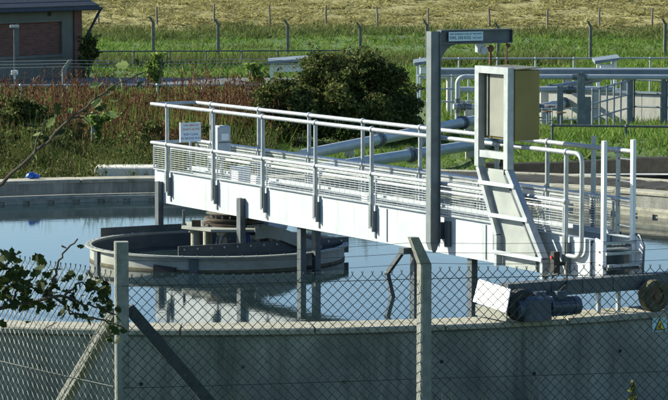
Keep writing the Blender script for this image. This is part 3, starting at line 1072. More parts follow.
# ------------------------------------------------------------------ cabinet and ladder frame
cab = thing('control_cabinet', 'stainless control cabinet in a galvanised stand on the bridge', 'cabinet', BO, BR)
CA, CB = 8.52, 9.23
mb = MB()
for u in (CA, CB - 0.085):
    mb.box(u, u + 0.085, -0.20, -0.115, 2.62, 3.70)
mb.box(CA, CB, -0.20, -0.115, 3.7002, 3.78)
mb.box(CA + 0.0852, CB - 0.0852, -0.19, -0.12, 2.73, 2.81)
mb.build('stand', 'galv', cab)
mb = MB()
mb.bbox(CA + 0.01, CB + 0.02, -0.112, 0.22, 2.95, 3.75, 0.006)
mb.prism([(CA + .0, -.113, 3.752), (CB + .03, -.113, 3.752), (CB + .03, .24, 3.770), (CA, .24, 3.770)], (0, 0, 0.012))
mb.build('body', 'stainless', cab)
mb = MB()
mb.box(CA + 0.22, CB - 0.09, -0.135, -0.1125, 2.98, 3.69)
mb.build('door_panel', 'panel_grey', cab)
mb = MB()
mb.box(CA + 0.185, CA + 0.212, -0.15, -0.1125, 2.98, 3.69)
mb.build('hinge_channel', 'galv_dark', cab)
mb = MB()
for k in range(5):
    mb.tube([(CA + .34 + k * .045, 0.0, 2.95), (CA + .34 + k * .05, -0.02, 2.83), (CA + .32 + k * .05, -.06, 2.55), (CA + .40 + k * .05, -0.08, 2.3)], 0.014, 6)
mb.build('cable_bundle', 'black', cab)
# inclined cable ladder
lad = thing('cable_ladder', 'inclined cable ladder sloping from cabinet stand down the girder face', 'ladder', BO, BR)
A0, A1 = (CA + .043, -0.15, 2.615), (8.97, -0.15, 1.85)
B0, B1 = (CB - .043, -0.15, 2.615), (9.93, -0.15, 1.66)
for pa, pb, pc in ((A0, A1, (8.97, -0.15, 1.50)), (B0, B1, (9.93, -0.15, 1.44))):
    mb = MB()
    mb.bar(pa, pb, 0.085, 0.06, up=(1, 0, 0))
    mb.bar(pb, pc, 0.085, 0.055, up=(1, 0, 0))
    mb.build('stringer', 'galv', lad)
for z, ua, ub in ((2.44, 8.62, 9.38), (2.08, 8.84, 9.66), (1.66, 8.95, 9.96)):
    mb = MB()
    mb.box(ua, ub, -0.212, -0.195, z - 0.022, z + 0.022)
    mb.build('rung', 'girder', lad)
mb = MB()
mb.prism([(8.62, -0.12, 2.60), (9.12, -0.12, 2.60), (9.86, -0.12, 1.66), (9.86, -0.12, 1.5), (9.02, -0.12, 1.5), (9.02, -0.12, 1.85)], (0, 0.01, 0))
mb.build('backing_sheet', 'sheet', lad)
mb = MB()
for k in range(2):
    mb.tube([(CB - .12 + k * .03, -0.15, 2.8), (CB - .14 + k * .03, -0.15, 2.55), (9.76 + k * .04, -0.15, 1.70), (9.78 + k * .04, -0.14, 1.5)], 0.012, 6)
mb.build('cable', 'galv_dark', lad)

# warning board and isolator at the pivot end
sg = thing('warning_board', 'pale warning board with red and blue lettering on the bridge', 'sign', BO, BR)
mb = MB()
# board stands across the bridge facing the rim end
SU = 0.22
mb.box(SU - 0.008, SU + 0.008, 0.10, 0.42, 2.37, 2.64)
bd = mb.build('board', 'sign', sg)
mb = MB()
mb.box(SU - 0.008, SU + 0.012, 0.09, 0.0995, 2.365, 2.645)
mb.build('edge_strip', 'white', sg)
mb = MB()
mb.tube([(SU - 0.03, 0.27, ZDK), (SU - 0.03, 0.27, 2.6)], 0.02, 8)
mb.build('stake', 'galv', sg, True)
for k, (tx, mt) in enumerate((('THIS BRIDGE', 'ink_red'), ('STARTS AUTO', 'ink_red'), ('KEEP CLEAR', 'ink_blue'), ('OF BRIDGE WAY', 'ink_blue'))):
    text(tx, 0.042, mt, bd, frame((SU + 0.0095, 0.26, 2.60 - k * 0.056 - (0.015 if k > 1 else 0)), (0, 1, 0), (0, 0, 1)))
iso = thing('isolator_box', 'grey isolator switch box with white label on the bridge rail', 'switch box', BO, BR)
IU = 1.26
mb = MB()
mb.bbox(IU - 0.06, IU + 0.09, 0.12, 0.32, 2.24, 2.66, 0.02)
cs = mb.build('case', 'grey_box', iso)
mb = MB()
mb.box(IU + 0.0902, IU + 0.094, 0.17, 0.28, 2.46, 2.55)
mb.build('name_label', 'white', cs)
mb = MB()
mb.box(IU + 0.0902, IU + 0.096, 0.125, 0.315, 2.425, 2.44)
mb.build('lid_seam', 'galv_dark', cs)
mb = MB()
mb.tube([(IU, 0.22, ZDK), (IU, 0.22, 2.24)], 0.03, 8)
mb.box(IU - .05, IU + .05, 0.17, 0.27, ZDK + .001, ZDK + .01)
mb.build('stem', 'galv', iso, True)

# ------------------------------------------------------------------ hazard sign on the tank wall
az = math.atan2(32.1 - TC[1], 3.55 - TC[0])
rs = RO - 0.027
hz = thing('hazard_sign', 'yellow triangle hazard sign on the outer tank wall', 'sign', (TC[0] + rs * math.cos(az), TC[1] + rs * math.sin(az), 0), az + math.pi / 2)
mb = MB()
mb.box(-0.10, 0.10, -0.006, -0.001, 0.98, 1.135)
mb.build('plate', 'label_blue', hz)
mb = MB()
mb.prism([(-0.08, -0.0065, 0.99), (0.08, -0.0065, 0.99), (0, -0.0065, 1.127)], (0, -0.002, 0))
mb.build('border', 'ink', hz)
mb = MB()
mb.prism([(-0.058, -0.009, 1.003), (0.058, -0.009, 1.003), (0, -0.009, 1.103)], (0, -0.002, 0))
mb.build('triangle', 'yellow', hz)
mb = MB()
y = -0.0115
mb.ball((0.004, y - .001, 1.062), 0.009, 8, 5)
mb.bar((0.002, y, 1.052), (-0.006, y, 1.03), 0.003, 0.014)
mb.bar((-0.006, y, 1.03), (0.012, y, 1.008), 0.003, 0.009)
mb.bar((-0.008, y - .003, 1.028), (-0.020, y - .003, 1.008), 0.003, 0.009)
mb.bar((0.0, y - .003, 1.045), (0.018, y - .003, 1.036), 0.003, 0.007)
mb.build('pictogram', 'ink', hz)

# ------------------------------------------------------------------ foreground chain-link fence
def chainlink(a, b_, z0, z1, w, r, flip=1):
    """woven wire: interlocking zigzag wires between plan points a and b_"""
    a, b_ = np.array(a, float), np.array(b_, float)
    L = np.linalg.norm(b_ - a)
    d = (b_ - a) / L
    nrm = np.array([d[1], -d[0]])
    h = w / 2
    nw = int(L / h)
    ns = int((z1 - z0) / h)
    P = []
    for k in range(nw):
        i = np.arange(ns + 1)
        s = k * h + np.where((i + k) % 2 == 0, 0.0, h) + RNG.normal(0, 0.0012, ns + 1)
        off = np.where((i + k) % 2 == 0, 1, -1) * r * 0.9 * (1 if k % 2 else -1)
        z = z1 - i * h + RNG.normal(0, 0.0012, ns + 1)
        P.append(np.stack([a[0] + d[0] * s + nrm[0] * off, a[1] + d[1] * s + nrm[1] * off, z], 1))
    P = np.array(P)
    sag = (P[..., 0] - a[0]) * d[0] + (P[..., 1] - a[1]) * d[1]
    P[..., 2] += 0.007 * np.sin(sag * 2.3 + 1) + 0.005 * np.sin(sag * 5.1)
    bulge = 0.022 * np.sin(sag * 1.7 + P[..., 2] * 1.9) + 0.008 * np.sin(sag * 4.3 - P[..., 2] * 3.1)
    P[..., 0] += nrm[0] * bulge
    P[..., 1] += nrm[1] * bulge
    A = P[:, :-1].reshape(-1, 3)
    B = P[:, 1:].reshape(-1, 3)
    # twisted barbs along the top
    top = P[:, 0][::2]
    A = np.vstack([A, top, top]); B = np.vstack([B, top + np.array([d[0] * .008, d[1] * .008, .028]), top + np.array([-d[0] * .008, -d[1] * .008, .028])])
    D = B - A
    D /= np.linalg.norm(D, axis=1)[:, None]
    n3 = np.array([nrm[0], nrm[1], 0.0])
    S = np.cross(D, n3)
    S /= np.linalg.norm(S, axis=1)[:, None]
    U = np.cross(S, D)
    quads = []
    ang = [0, 2 * np.pi / 3, 4 * np.pi / 3]
    off = [S * math.cos(x) * r + U * math.sin(x) * r for x in ang]
    for k in range(3):
        k2 = (k + 1) % 3
        quads.append(np.stack([A + off[k], A + off[k2], B + off[k2], B + off[k]], 1))
    return np.vstack(quads)

CP = np.array((-1.73, 24.0))
FT = 2.51
fence = thing('chain_link_fence', 'chain-link fence on concrete posts standing before the tank', 'fence', (CP[0], CP[1], 0))
inv = np.array([CP[0], CP[1], 0])
q = chainlink((-1.72, 23.93), (3.35, 24.98), 0.50, FT, 0.083, 0.0036)
tag(cloud('mesh_wire', q - inv, 4, 'wire', fence), kind='stuff')
q = chainlink((-1.79, 24.02), (-3.75, 26.62), 0.50, FT + 0.03, 0.083, 0.0033)
tag(cloud('mesh_wire', q - inv, 4, 'wire', fence), kind='stuff')

def conc_post(x, y, w, zb, zt, crank=None, rz=0.0):
    """tapered, chamfered concrete post; crank = (dx, dy, dz) of the arm"""
    mb = MB()
    def ring(cx, cy, z, ww):
        c = ww * 0.12
        h = ww / 2
        p = [(-h + c, -h), (h - c, -h), (h, -h + c), (h, h - c), (h - c, h), (-h + c, h), (-h, h - c), (-h, -h + c)]
        return [(cx + a_ * math.cos(rz) - b2 * math.sin(rz), cy + a_ * math.sin(rz) + b2 * math.cos(rz), z) for a_, b2 in p]
    rings = [ring(0, 0, zb, w * 1.05), ring(0, 0, zt, w)]
    if crank:
        rings.append(ring(crank[0], crank[1], zt + crank[2], w * 0.78))
    vs = [v for r_ in rings for v in r_]
    fs = [tuple(range(7, -1, -1)), tuple(range((len(rings) - 1) * 8, len(rings) * 8))]
    for i in range(len(rings) - 1):
        for k in range(8):
            fs.append((i * 8 + k, i * 8 + (k + 1) % 8, (i + 1) * 8 + (k + 1) % 8, (i + 1) * 8 + k))
    mb.add(vs, fs)
    return mb

o = conc_post(0, 0, 0.112, 0.2, 2.81).build('post', 'post', fence)
o.rotation_euler = (0, 0, R(8))
o = conc_post(0, 0, 0.098, 0.2, 2.585, (-0.125, -0.05, 0.235)).build('post', 'post', fence)
o.location = (0.745 - CP[0], 24.36 - CP[1], 0)
o.rotation_euler = (0, 0, R(24))
o = conc_post(0, 0, 0.098, 0.2, 2.585, (-0.125, -0.05, 0.235)).build('post', 'post', fence)
o.location = (3.38 - CP[0], 24.93 - CP[1], 0)
mb = MB()
mb.bar((0.05, 0.07, 2.26), (1.55, 0.40, 0.42), 0.095, 0.095)
mb.build('strut', 'post_shade', fence)  # side away from the sun, its shade comes from the darker concrete
mb = MB()
mb.bar((-0.06, 0.08, 2.22), (-1.10, 1.46, 0.45), 0.085, 0.085)
mb.build('strut', 'post', fence)
def strand(pts, r, sag, name, mat, parent, barbs=False):
    mb = MB()
    for a, b_ in zip(pts[:-1], pts[1:]):
        a, b_ = Vector(a), Vector(b_)
        p = []
        for k in range(9):
            s = k / 8
            q_ = a.lerp(b_, s)
            q_.z -= sag * 4 * s * (1 - s)
            p.append(q_)
        mb.tube(p, r, 4, False)
        if barbs:
            n = int((b_ - a).length / 0.13)
            for k in range(1, n):
                s = k / n
                q_ = a.lerp(b_, s)
                q_.z -= sag * 4 * s * (1 - s)
                mb.bar(q_ + Vector((-.012, 0, -.014)), q_ + Vector((.012, 0, .014)), 0.003, 0.003)
                mb.bar(q_ + Vector((.012, .004, -.014)), q_ + Vector((-.012, .004, .014)), 0.003, 0.003)
    return mb.build(name, mat, parent)
for z in (FT - 0.055, 1.62, 0.8):
    strand([(0.01, -0.08, z), (2.47, 0.43, z), (5.1, 0.98, z)], 0.003, 0.004, 'line_wire', 'wire', fence)
    strand([(-0.07, 0.0, z), (-2.0, 2.6, z)], 0.003, 0.004, 'line_wire', 'wire', fence)
for z, dx in ((2.77, -0.09), (2.69, -0.05), (2.60, 0.0)):
    strand([(0.03, -0.05, z - 0.03), (2.475 + dx, 0.30, z), (5.11 + dx, 0.86, z)], 0.0018, 0.03, 'barbed_strand', 'wire', fence)

# ------------------------------------------------------------------ overhanging tree at the left
tz = float(terr(-2.7, 14.0))
tree = thing('young_tree', 'young tree with thin branches reaching in over the fence', 'tree', (-2.7, 14.0, tz - 0.1))
mb = MB()
mb.tube([(0, 0, 0), (0.03, 0.02, 0.6), (0.10, 0.0, 1.3), (0.08, 0.05, 2.1), (0.2, 0.1, 2.9), (0.22, 0.05, 4.0)], [0.075, 0.06, 0.05, 0.042, 0.03, 0.008], 10)
mb.build('trunk', 'bark', tree, True)
def lz(z): return z - (tz - 0.1)
def lx(x): return x + 2.7
def wob(pts, k=4, amp=0.008):
    out = []
    for a, b_ in zip(pts[:-1], pts[1:]):
        a, b_ = Vector(a), Vector(b_)
        for i in range(k):
            p = a.lerp(b_, i / k)
            if out: p += Vector((random.gauss(0, amp), random.gauss(0, amp), random.gauss(0, amp)))
            out.append(p)
    out.append(Vector(pts[-1]))
    return out
def branch(pts, r0, r1, amp=0.008):
    P = wob(pts, 4, amp)
    n = len(P)
    mb = MB()
    mb.tube(P, [r0 + (r1 - r0) * i / (n - 1) for i in range(n)], 7)
    mb.build('branch', 'bark', tree, True)
    return P
def B(x, z, y=0.0): return (lx(x), y, lz(z))
low = branch([(0.10, 0, 1.5), B(-2.0, 3.45, .0), B(-1.575, 3.535, .02), B(-1.29, 3.60, -.02), B(-1.16, 3.56, 0), B(-1.05, 3.505, .03)], 0.014, 0.003, .006)
tw1 = branch([B(-1.36, 3.585), B(-1.335, 3.66, .02), B(-1.315, 3.74), B(-1.28, 3.80, -.02), B(-1.215, 3.87)], 0.0075, 0.0035, .004)
tw2 = branch([B(-1.55, 3.54), B(-1.48, 3.64, .05), B(-1.40, 3.70, .1)], 0.008, 0.003, .006)
tw3 = branch([B(-1.70, 3.50), B(-1.62, 3.66, -.05), B(-1.53, 3.78, -.08)], 0.008, 0.003, .006)
tw4 = branch([B(-1.33, 3.59), B(-1.22, 3.50, .04), B(-1.10, 3.47, .08), B(-1.0, 3.43, .08)], 0.007, 0.003, .006)
tw5 = branch([B(-1.28, 3.60), B(-1.20, 3.66), B(-1.12, 3.60, .05), B(-1.06, 3.57, .05)], 0.006, 0.002, .006)
up = branch([(0.10, 0, 1.75), B(-2.05, 3.85), B(-1.575, 4.13, .0), B(-1.40, 4.29, .02), B(-1.22, 4.46, -.02), B(-1.05, 4.59, .0), B(-0.89, 4.66, .02)], 0.012, 0.0025, .005)
up2 = branch([B(-1.42, 4.27), B(-1.40, 4.36, .03), B(-1.36, 4.43, .03)], 0.005, 0.002, .004)
up3 = branch([B(-1.24, 4.44), B(-1.14, 4.46, .03), B(-1.10, 4.49, .03)], 0.005, 0.002, .004)
leaf_meshes = {}
def leafmesh(mat, kind):
    key = (mat, kind)
    if key in leaf_meshes: return leaf_meshes[key]
    half = [(0, 0), (0.12, 0.02), (0.30, 0.22), (0.42, 0.16), (0.55, 0.36), (0.66, 0.22), (0.80, 0.27), (0.90, 0.12), (1.0, 0.0)]
    mb = MB()
    top = [(x, y * (0.85 + .15 * kind), 0.28 * y * (1 if kind else .6) - 0.10 * x * x) for x, y in half]
    bot = [(x, -y * (0.85 + .15 * kind), 0.28 * y * (1 if kind else .6) - 0.10 * x * x) for x, y in half]
    n = len(half)
    vs = top + bot[1:-1]
    idx = [0] + [n + i - 1 for i in range(1, n - 1)] + [n - 1]
    fs = []
    for i in range(n - 1):
        mid = None
    # strips either side of the midrib
    mr_ = [(x, 0, -0.10 * x * x) for x, y in half]
    vs = top + bot + mr_
    for i in range(n - 1):
        fs.append((2 * n + i, 2 * n + i + 1, i + 1, i))
        fs.append((2 * n + i, n + i, n + i + 1, 2 * n + i + 1))
    mb.add(vs, fs)
    me = bpy.data.meshes.new('leaf')
    me.from_pydata(mb.v, [], mb.f)
    me.update()
    me.materials.append(M[mat])
    leaf_meshes[key] = me
    return me
def leaf(p, size, mat='oak', droop=0.0):
    o = link('leaf', leafmesh(mat, random.randint(0, 1)), tree)
    d = Vector((random.gauss(0, 1), random.gauss(0, .7), random.gauss(0.0, .8) - droop)).normalized()
    o.rotation_euler = (Matrix.Rotation(random.uniform(0, 6.28), 3, d) @ d.to_track_quat('X', 'Z').to_matrix()).to_euler()
    o.location = p
    s = size * random.uniform(0.7, 1.25)
    o.scale = (s, s, s)
    return o
def along(P, n, size, mats, start=0.15, spread=0.03):
    for _ in range(n):
        i = random.uniform(start * (len(P) - 1), len(P) - 1.001)
        k = int(i)
        p = P[k].lerp(P[k + 1], i - k) + Vector((random.gauss(0, spread), random.gauss(0, spread * .7), random.gauss(0, spread)))
        leaf(p, size, random.choice(mats))
along(tw2, 58, 0.07, ['oak'], 0.1, 0.055)
along(tw3, 64, 0.072, ['oak'], 0.1, 0.06)
along(low, 64, 0.066, ['oak'], 0.36, 0.045)
along(tw4, 20, 0.052, ['oak'], 0.2, 0.03)
along(tw5, 22, 0.052, ['oak'], 0.3, 0.035)
along(tw1, 5, 0.05, ['oak'], 0.05, 0.015)
along(up, 18, 0.05, ['oak', 'oak_light'], 0.5, 0.035)
along(up2, 9, 0.07, ['oak', 'oak_light', 'oak'], 0.3, 0.03)
along(up3, 8, 0.06, ['oak_light', 'oak'], 0.3, 0.03)
leaf(Vector(B(-0.935, 4.66)), 0.045, 'oak_orange')
leaf(Vector(B(-1.04, 4.69)), 0.085, 'oak_light')

# ------------------------------------------------------------------ weeds between fence and tank
def weed(x, y, h, label):
    z = float(terr(x, y)) - 0.02
    w = thing('tall_weed', label, 'weed', (x, y, z), 0)
    mb = MB()
    P = wob([(0, 0, 0), (0.03, 0.01, h * .5), (-0.02, 0, h)], 4, 0.008)
    mb.tube(P, [0.008 - 0.006 * i / (len(P) - 1) for i in range(len(P))], 5)
    mb.build('stem', 'green', w)
    n = 170
    tpos = RNG.uniform(0.25, 1.0, n)
    c = np.stack([RNG.normal(0, 1, n) * (0.12 * (1.05 - tpos)) + 0.03 * np.sin(tpos * 3.1), RNG.normal(0, 1, n) * (0.12 * (1.05 - tpos)), tpos * h], 1)
    tag(cloud('foliage', leaves(c, 0.035), 4, 'green', w), kind='stuff')
weed(2.88, 28.4, 1.02, 'leafy green weed growing beside the outer tank wall below the hazard sign')
weed(2.95, 28.55, 0.78, 'shorter leafy weed beside the tall one near the outer tank wall')
n = 260
base = np.stack([RNG.uniform(-4, 5, n), RNG.uniform(27.5, 29.5, n), np.zeros(n)], 1)
base[:, 2] = terr(base[:, 0], base[:, 1])
tag(cloud('rank_grass', blades(base, RNG.uniform(0.35, 0.8, n), 0.006, 0.10, 6), 3, 'grass'), 'rank grass growing along the foot of the tank wall', 'grass', kind='stuff')

# ------------------------------------------------------------------ vegetation behind the tank
def in_tank(p, m_=0.15):
    return np.hypot(p[:, 0] - TC[0], p[:, 1] - TC[1]) < RO + m_

def dock_field(n, xr, yr, hr, name, label, mat, seeds=22):
    b_ = np.stack([RNG.uniform(*xr, n), RNG.uniform(*yr, n), np.zeros(n)], 1)
    b_ = b_[~in_tank(b_, 0.6)]
    b_ = b_[np.sin(b_[:, 0] * 1.9 + 1.5 * np.sin(b_[:, 1] * 0.8)) + RNG.normal(0, 0.6, len(b_)) > -0.75]
    n = len(b_)
    b_[:, 2] = terr(b_[:, 0], b_[:, 1])
    h = RNG.uniform(*hr, n) * RNG.choice([0.6, 0.85, 1.0, 1.08], n) * (0.8 + 0.3 * np.sin(b_[:, 0] * 1.7 + b_[:, 1]))
    lean = RNG.normal(0, 0.13, (n, 2))
    a = RNG.uniform(0, np.pi, n)
    w = 0.009
    sd = np.stack([np.cos(a), np.sin(a), np.zeros(n)], 1) * w
    tip = b_ + np.stack([lean[:, 0], lean[:, 1], h], 1)
    stem = np.stack([b_ - sd, b_ + sd, tip + sd * .4, tip - sd * .4], 1)
    t_ = RNG.uniform(0.35, 1.0, (n, seeds))
    c = b_[:, None] + (tip - b_)[:, None] * t_[..., None]
    spread = 0.045 * (1.25 - t_) + 0.008
    c[..., 0] += RNG.normal(0, 1, t_.shape) * spread
    c[..., 1] += RNG.normal(0, 1, t_.shape) * spread
    c = c.reshape(-1, 3)
    m_ = len(c)
    s = RNG.uniform(0.012, 0.026, m_)
    aa_ = RNG.uniform(0, np.pi, m_)
    ex = np.stack([np.cos(aa_), np.sin(aa_), np.zeros(m_)], 1) * (s * 0.6)[:, None]
    ez = np.stack([RNG.normal(0, .25, m_), RNG.normal(0, .25, m_), np.ones(m_)], 1) * (s * 1.7)[:, None]
    sq = np.stack([c - ez, c + ex, c + ez, c - ex], 1)
    return tag(cloud(name, np.vstack([stem, sq]), 4, mat), label, 'weeds', kind='stuff')
dock_field(3600, (-9.5, -0.6), (60.5, 71), (0.75, 1.15), 'dock_weeds', 'dense stand of dry red-brown dock weeds behind the tank', 'dock')
dock_field(420, (-8.0, -2.2), (57, 62), (0.5, 0.8), 'dock_weeds', 'scattered dry brown dock stems among the green weeds', 'dock', 18)

def weedbank(n, xr, yr, hr, name, label, size=0.032):
    b_ = np.stack([RNG.uniform(*xr, n), RNG.uniform(*yr, n), np.zeros(n)], 1)
    b_ = b_[~in_tank(b_, 0.12)]
    n = len(b_)
    b_[:, 2] = terr(b_[:, 0], b_[:, 1])
    clump = 0.55 + 0.45 * np.sin(b_[:, 0] * 2.3 + 0.7) * np.sin(b_[:, 1] * 1.9 + b_[:, 0])
    h = RNG.uniform(*hr, n) * (0.55 + 0.6 * clump)
    per = 18
    t_ = RNG.uniform(0.1, 1, (n, per)) ** 0.8
    ln = RNG.normal(0, 0.12, (n, 2))
    c = np.repeat(b_[:, None], per, 1)
    c[..., 2] += t_ * h[:, None]
    c[..., 0] += ln[:, :1] * t_ + RNG.normal(0, 0.05, t_.shape)
    c[..., 1] += ln[:, 1:] * t_ + RNG.normal(0, 0.05, t_.shape)
    lq = leaves(c.reshape(-1, 3), size)
    g = blades(b_, h * 1.25, 0.007, 0.16, 9)
    g4 = np.concatenate([g, g[:, 2:3]], 1)
    g4[:, 3] += 0.004
    return tag(cloud(name, np.vstack([lq, g4]), 4, 'green'), label, 'weeds', kind='stuff')
weedbank(2600, (-7.5, -1.2), (50.4, 64), (0.18, 0.42), 'green_weeds', 'bank of green weeds and tall grass along the far tank rim')
weedbank(500, (-8.4, -5.2), (53.0, 60), (0.35, 0.7), 'green_weeds', 'taller dark green weeds behind the blue bag on the rim')

def blob_points(centre, rad, n, shell=0.55):
    d = unit(n)
    r_ = RNG.uniform(shell, 1, n) ** 0.6
    return np.array(centre) + d * np.array(rad) * r_[:, None]

def bush(name, label, centre, rad, nblob, per, size, mat, lobe=0.34, cat='bush', extra=()):
    root = thing(name, label, cat, (centre[0], centre[1], float(terr(centre[0], centre[1]))))
    o3 = np.array([centre[0], centre[1], float(terr(centre[0], centre[1]))])
    pts = []
    cs_ = []
    for _ in range(nblob):
        d = unit(1)[0]
        if d[2] < -0.25: d[2] = -d[2]
        k = RNG.uniform(0.45, 1.10)
        cs_.append(np.array(centre) + d * np.array(rad) * k)
    for c, r_ in extra:
        cs_.append(np.array(c))
    for c in cs_:
        s = lobe * RNG.uniform(0.6, 1.25)
        pts.append(blob_points(c, (s, s, s * 0.8), per, 0.35))
        # sprays sticking out
        for _ in range(4):
            d = unit(1)[0]; d[2] = abs(d[2]) * 0.8
            L = s * RNG.uniform(1.0, 2.1)
            tt = RNG.uniform(0.4, 1, 14)[:, None]
            pts.append(c + d * L * tt + RNG.normal(0, 0.025, (14, 3)))
    P = np.vstack(pts)
    P = P[(P[:, 2] > terr(P[:, 0], P[:, 1]) + 0.02) & ~in_tank(P, 0.0)]
    tag(cloud('crown', leaves(P, size) - o3, 4, mat, root), kind='stuff')
    mb = MB()
    for k in range(9):
        e = cs_[k % len(cs_)] - o3
        mb.tube(wob([(random.gauss(0, .12), random.gauss(0, .12), -0.05), tuple(e * 0.5 + np.array([0, 0, 0.15])), tuple(e)], 3, 0.03), 0.012, 5)
    mb.build('stems', 'bark', root)
    return root
bush('bramble_bush', 'large dark rounded bramble bush behind the bridge handrails', (0.26, 62.6, 1.55), (1.30, 1.6, 1.10), 84, 520, 0.040, 'bush', 0.33,
     extra=[((-1.2, 61.0, 1.3), 1), ((-1.3, 61.4, 1.2), 1), ((1.55, 61.6, 1.3), 1), ((1.6, 61.9, 1.7), 1), ((-.8, 61, 1.7), 1), ((.2, 61, 1.3), 1), ((.6, 61.1, 1.25), 1), ((1.0, 61.2, 1.3), 1), ((1.3, 61.4, 1.25), 1), ((-.3, 61, 1.3), 1), ((1.2, 61.6, 1.6), 1), ((-.6, 61.4, 1.9), 1), ((-.5, 61.8, 2.3), 1), ((-.3, 62, 2.5), 1), ((.6, 62, 2.55), 1)])
bush('low_shrub', 'low olive shrub between red-brown docks and the large bush', (-0.95, 61.4, 1.42), (0.85, 0.8, 0.68), 30, 330, 0.042, 'bush', 0.28)
bush('low_shrub', 'small green shrub in the weeds behind the blue bag', (-6.0, 56.0, 1.10), (0.7, 0.7, 0.42), 22, 380, 0.04, 'green', 0.26)

bush('low_shrub', 'dark green shrub among the docks before the brick building', (-7.6, 63.5, 1.15), (0.9, 0.9, 0.75), 24, 380, 0.04, 'green', 0.26)
bush('low_shrub', 'dark leafy shrub where the docks meet the green weeds', (-6.35, 59.5, 1.30), (0.75, 0.7, 0.62), 26, 460, 0.04, 'bush', 0.26)
bush('low_shrub', 'yellow-green shrub beside the ivy-clad stump', (-3.75, 58.6, 1.0), (0.6, 0.6, 0.45), 14, 330, 0.035, 'green', 0.2)
bush('low_shrub', 'ragged shrub growing in front of the docks by the warning board', (-2.9, 59.8, 1.0), (0.55, 0.6, 0.5), 14, 330, 0.035, 'bush', 0.2)
bush('low_shrub', 'spreading shrub low in the weeds above the blue bag', (-5.6, 58.6, 1.0), (0.7, 0.6, 0.42), 16, 330, 0.04, 'green', 0.2)

def ivy_post(x, y, zt, r_, label, seedlean=None):
    z = float(terr(x, y)) - 0.05
    t_ = thing('ivy_post', label, 'ivy post', (x, y, z))
    conc_post(0, 0, 0.10, 0, zt - z).build('post', 'post', t_)
    n = int(1500 * r_ / 0.2)
    tt = RNG.uniform(0, 1, n)
    a = RNG.uniform(0, 2 * np.pi, n)
    rad = r_ * 0.85 * (0.35 + 0.75 * np.abs(np.sin(tt * 7.3 + x * 3))) * (0.55 + 0.5 * np.sin(tt * 9 + a * 2) ** 2) * (0.6 + 0.7 * tt) * RNG.uniform(0.5, 1.0, n)
    c = np.stack([rad * np.cos(a) + 0.5 * r_ * np.sin(tt * 5 + x * 7), rad * np.sin(a), tt * (zt - z + 0.08)], 1)
    if seedlean:
        m_ = 160
        s = RNG.uniform(0, 1, m_)[:, None]
        c = np.vstack([c, np.array([0, 0, zt - z - .05]) + s * np.array(seedlean) + RNG.normal(0, 0.05, (m_, 3))])
    tag(cloud('ivy', leaves(c, 0.05), 4, 'ivy', t_), kind='stuff')
ivy_post(-4.32, 73.6, 2.24, 0.30, 'fence post smothered in bright ivy beside the concrete road')
ivy_post(-2.05, 73.8, 1.98, 0.27, 'ivy-covered fence post beside the small flat canopy')
ivy_post(-4.70, 58.0, 1.66, 0.13, 'slim ivy-clad stump standing among weeds behind the tank rim', (0.42, 0, 0.16))

# ------------------------------------------------------------------ works behind: road, fence, handrail, building
mb = MB()
mb.box(-16, 1.5, 82.2, 86.8, 0.6, 1.06)
tag(mb.build('road', 'asphalt'), kind='structure')

bf = thing('boundary_fence', 'wire boundary fence with cranked concrete post before the brick building', 'fence', (-6.69, 73, 0))
o3 = np.array([-6.69, 73, 0])
q = chainlink((-13, 74.2), (-0.6, 75.6), 0.95, 1.95, 0.11, 0.0028)
tag(cloud('mesh_wire', q - o3, 4, 'wire', bf), kind='stuff')
for k, (x, y) in enumerate(((-6.69, 73.6), (-9.2, 73.3), (-11.6, 73.0))):
    o = conc_post(0, 0, 0.11, 0.7, 1.93, (0.15, 0.0, 0.22)).build('post', 'post', bf)
    o.location = (x - o3[0], y - o3[1], 0)
for z in (1.96, 2.04, 2.12):
    strand([(-6.0, .6, z), (0.05, .62, z + .02), (4.5, 2.4, z - .02), (7.0, 2.6, z - .06)], 0.006, 0.03, 'strand', 'wire_galv', bf)

def railing(name, label, pts, heights, r_, mat, spacing=1.0, zb=None, cat='handrail'):
    a0 = Vector(pts[0])
    t_ = thing(name, label, cat, (a0.x, a0.y, 0))
    for h in heights:
        mb = MB()
        mb.tube([(p[0] - a0.x, p[1] - a0.y, h) for p in pts], r_, 7)
        mb.build('rail', mat, t_, True)
    for a, b_ in zip(pts[:-1], pts[1:]):
        a, b_ = Vector(a), Vector(b_)
        n = max(1, int(round((b_ - a).length / spacing)))
        for k in range(n + 1):
            p = a.lerp(b_, k / n)
            zz = float(terr(p.x, p.y)) - 0.1 if zb is None else zb
            mb = MB()
            mb.tube([(p.x - a0.x, p.y - a0.y, zz), (p.x - a0.x, p.y - a0.y, max(heights) + 0.01)], r_ * 1.1, 7)
            mb.ball((p.x - a0.x, p.y - a0.y, max(heights)), r_ * 1.7, 7, 5)
            mb.build('post', mat, t_, True)
    return t_
railing('pipe_railing', 'low white pipe rail behind the red-brown docks', [(-12, 71.6, 0), (-1.0, 72.4, 0)], (1.60,), 0.028, 'galv', 1.1)
railing('pipe_railing', 'thin grey pipe railing beyond the pipework before the meadow', [(2.2, 75.5, 0), (11.0, 75.9, 0)], (2.10, 1.6), 0.022, 'pipe', 1.0)
railing('pipe_railing', 'steel railing receding past the concrete wall among the pipes', [(5.45, 62.5, 0), (6.75, 66.7, 0), (10.2, 64.6, 0)], (2.0, 1.70, 1.40), 0.020, 'pipe_grey', 0.75)
railing('pipe_railing', 'dark single-rail railing on the grass beside retaining wall', [(4.0, 54.3, 0), (8.0, 53.6, 0)], (1.78,), 0.022, 'galv_dark', 1.2)
railing('pipe_railing', 'pale railing between the bush and the overhead pipe bend', [(1.95, 68.4, 0), (3.5, 68.8, 0)], (2.0, 1.7, 1.4), 0.02, 'pipe', 0.38)
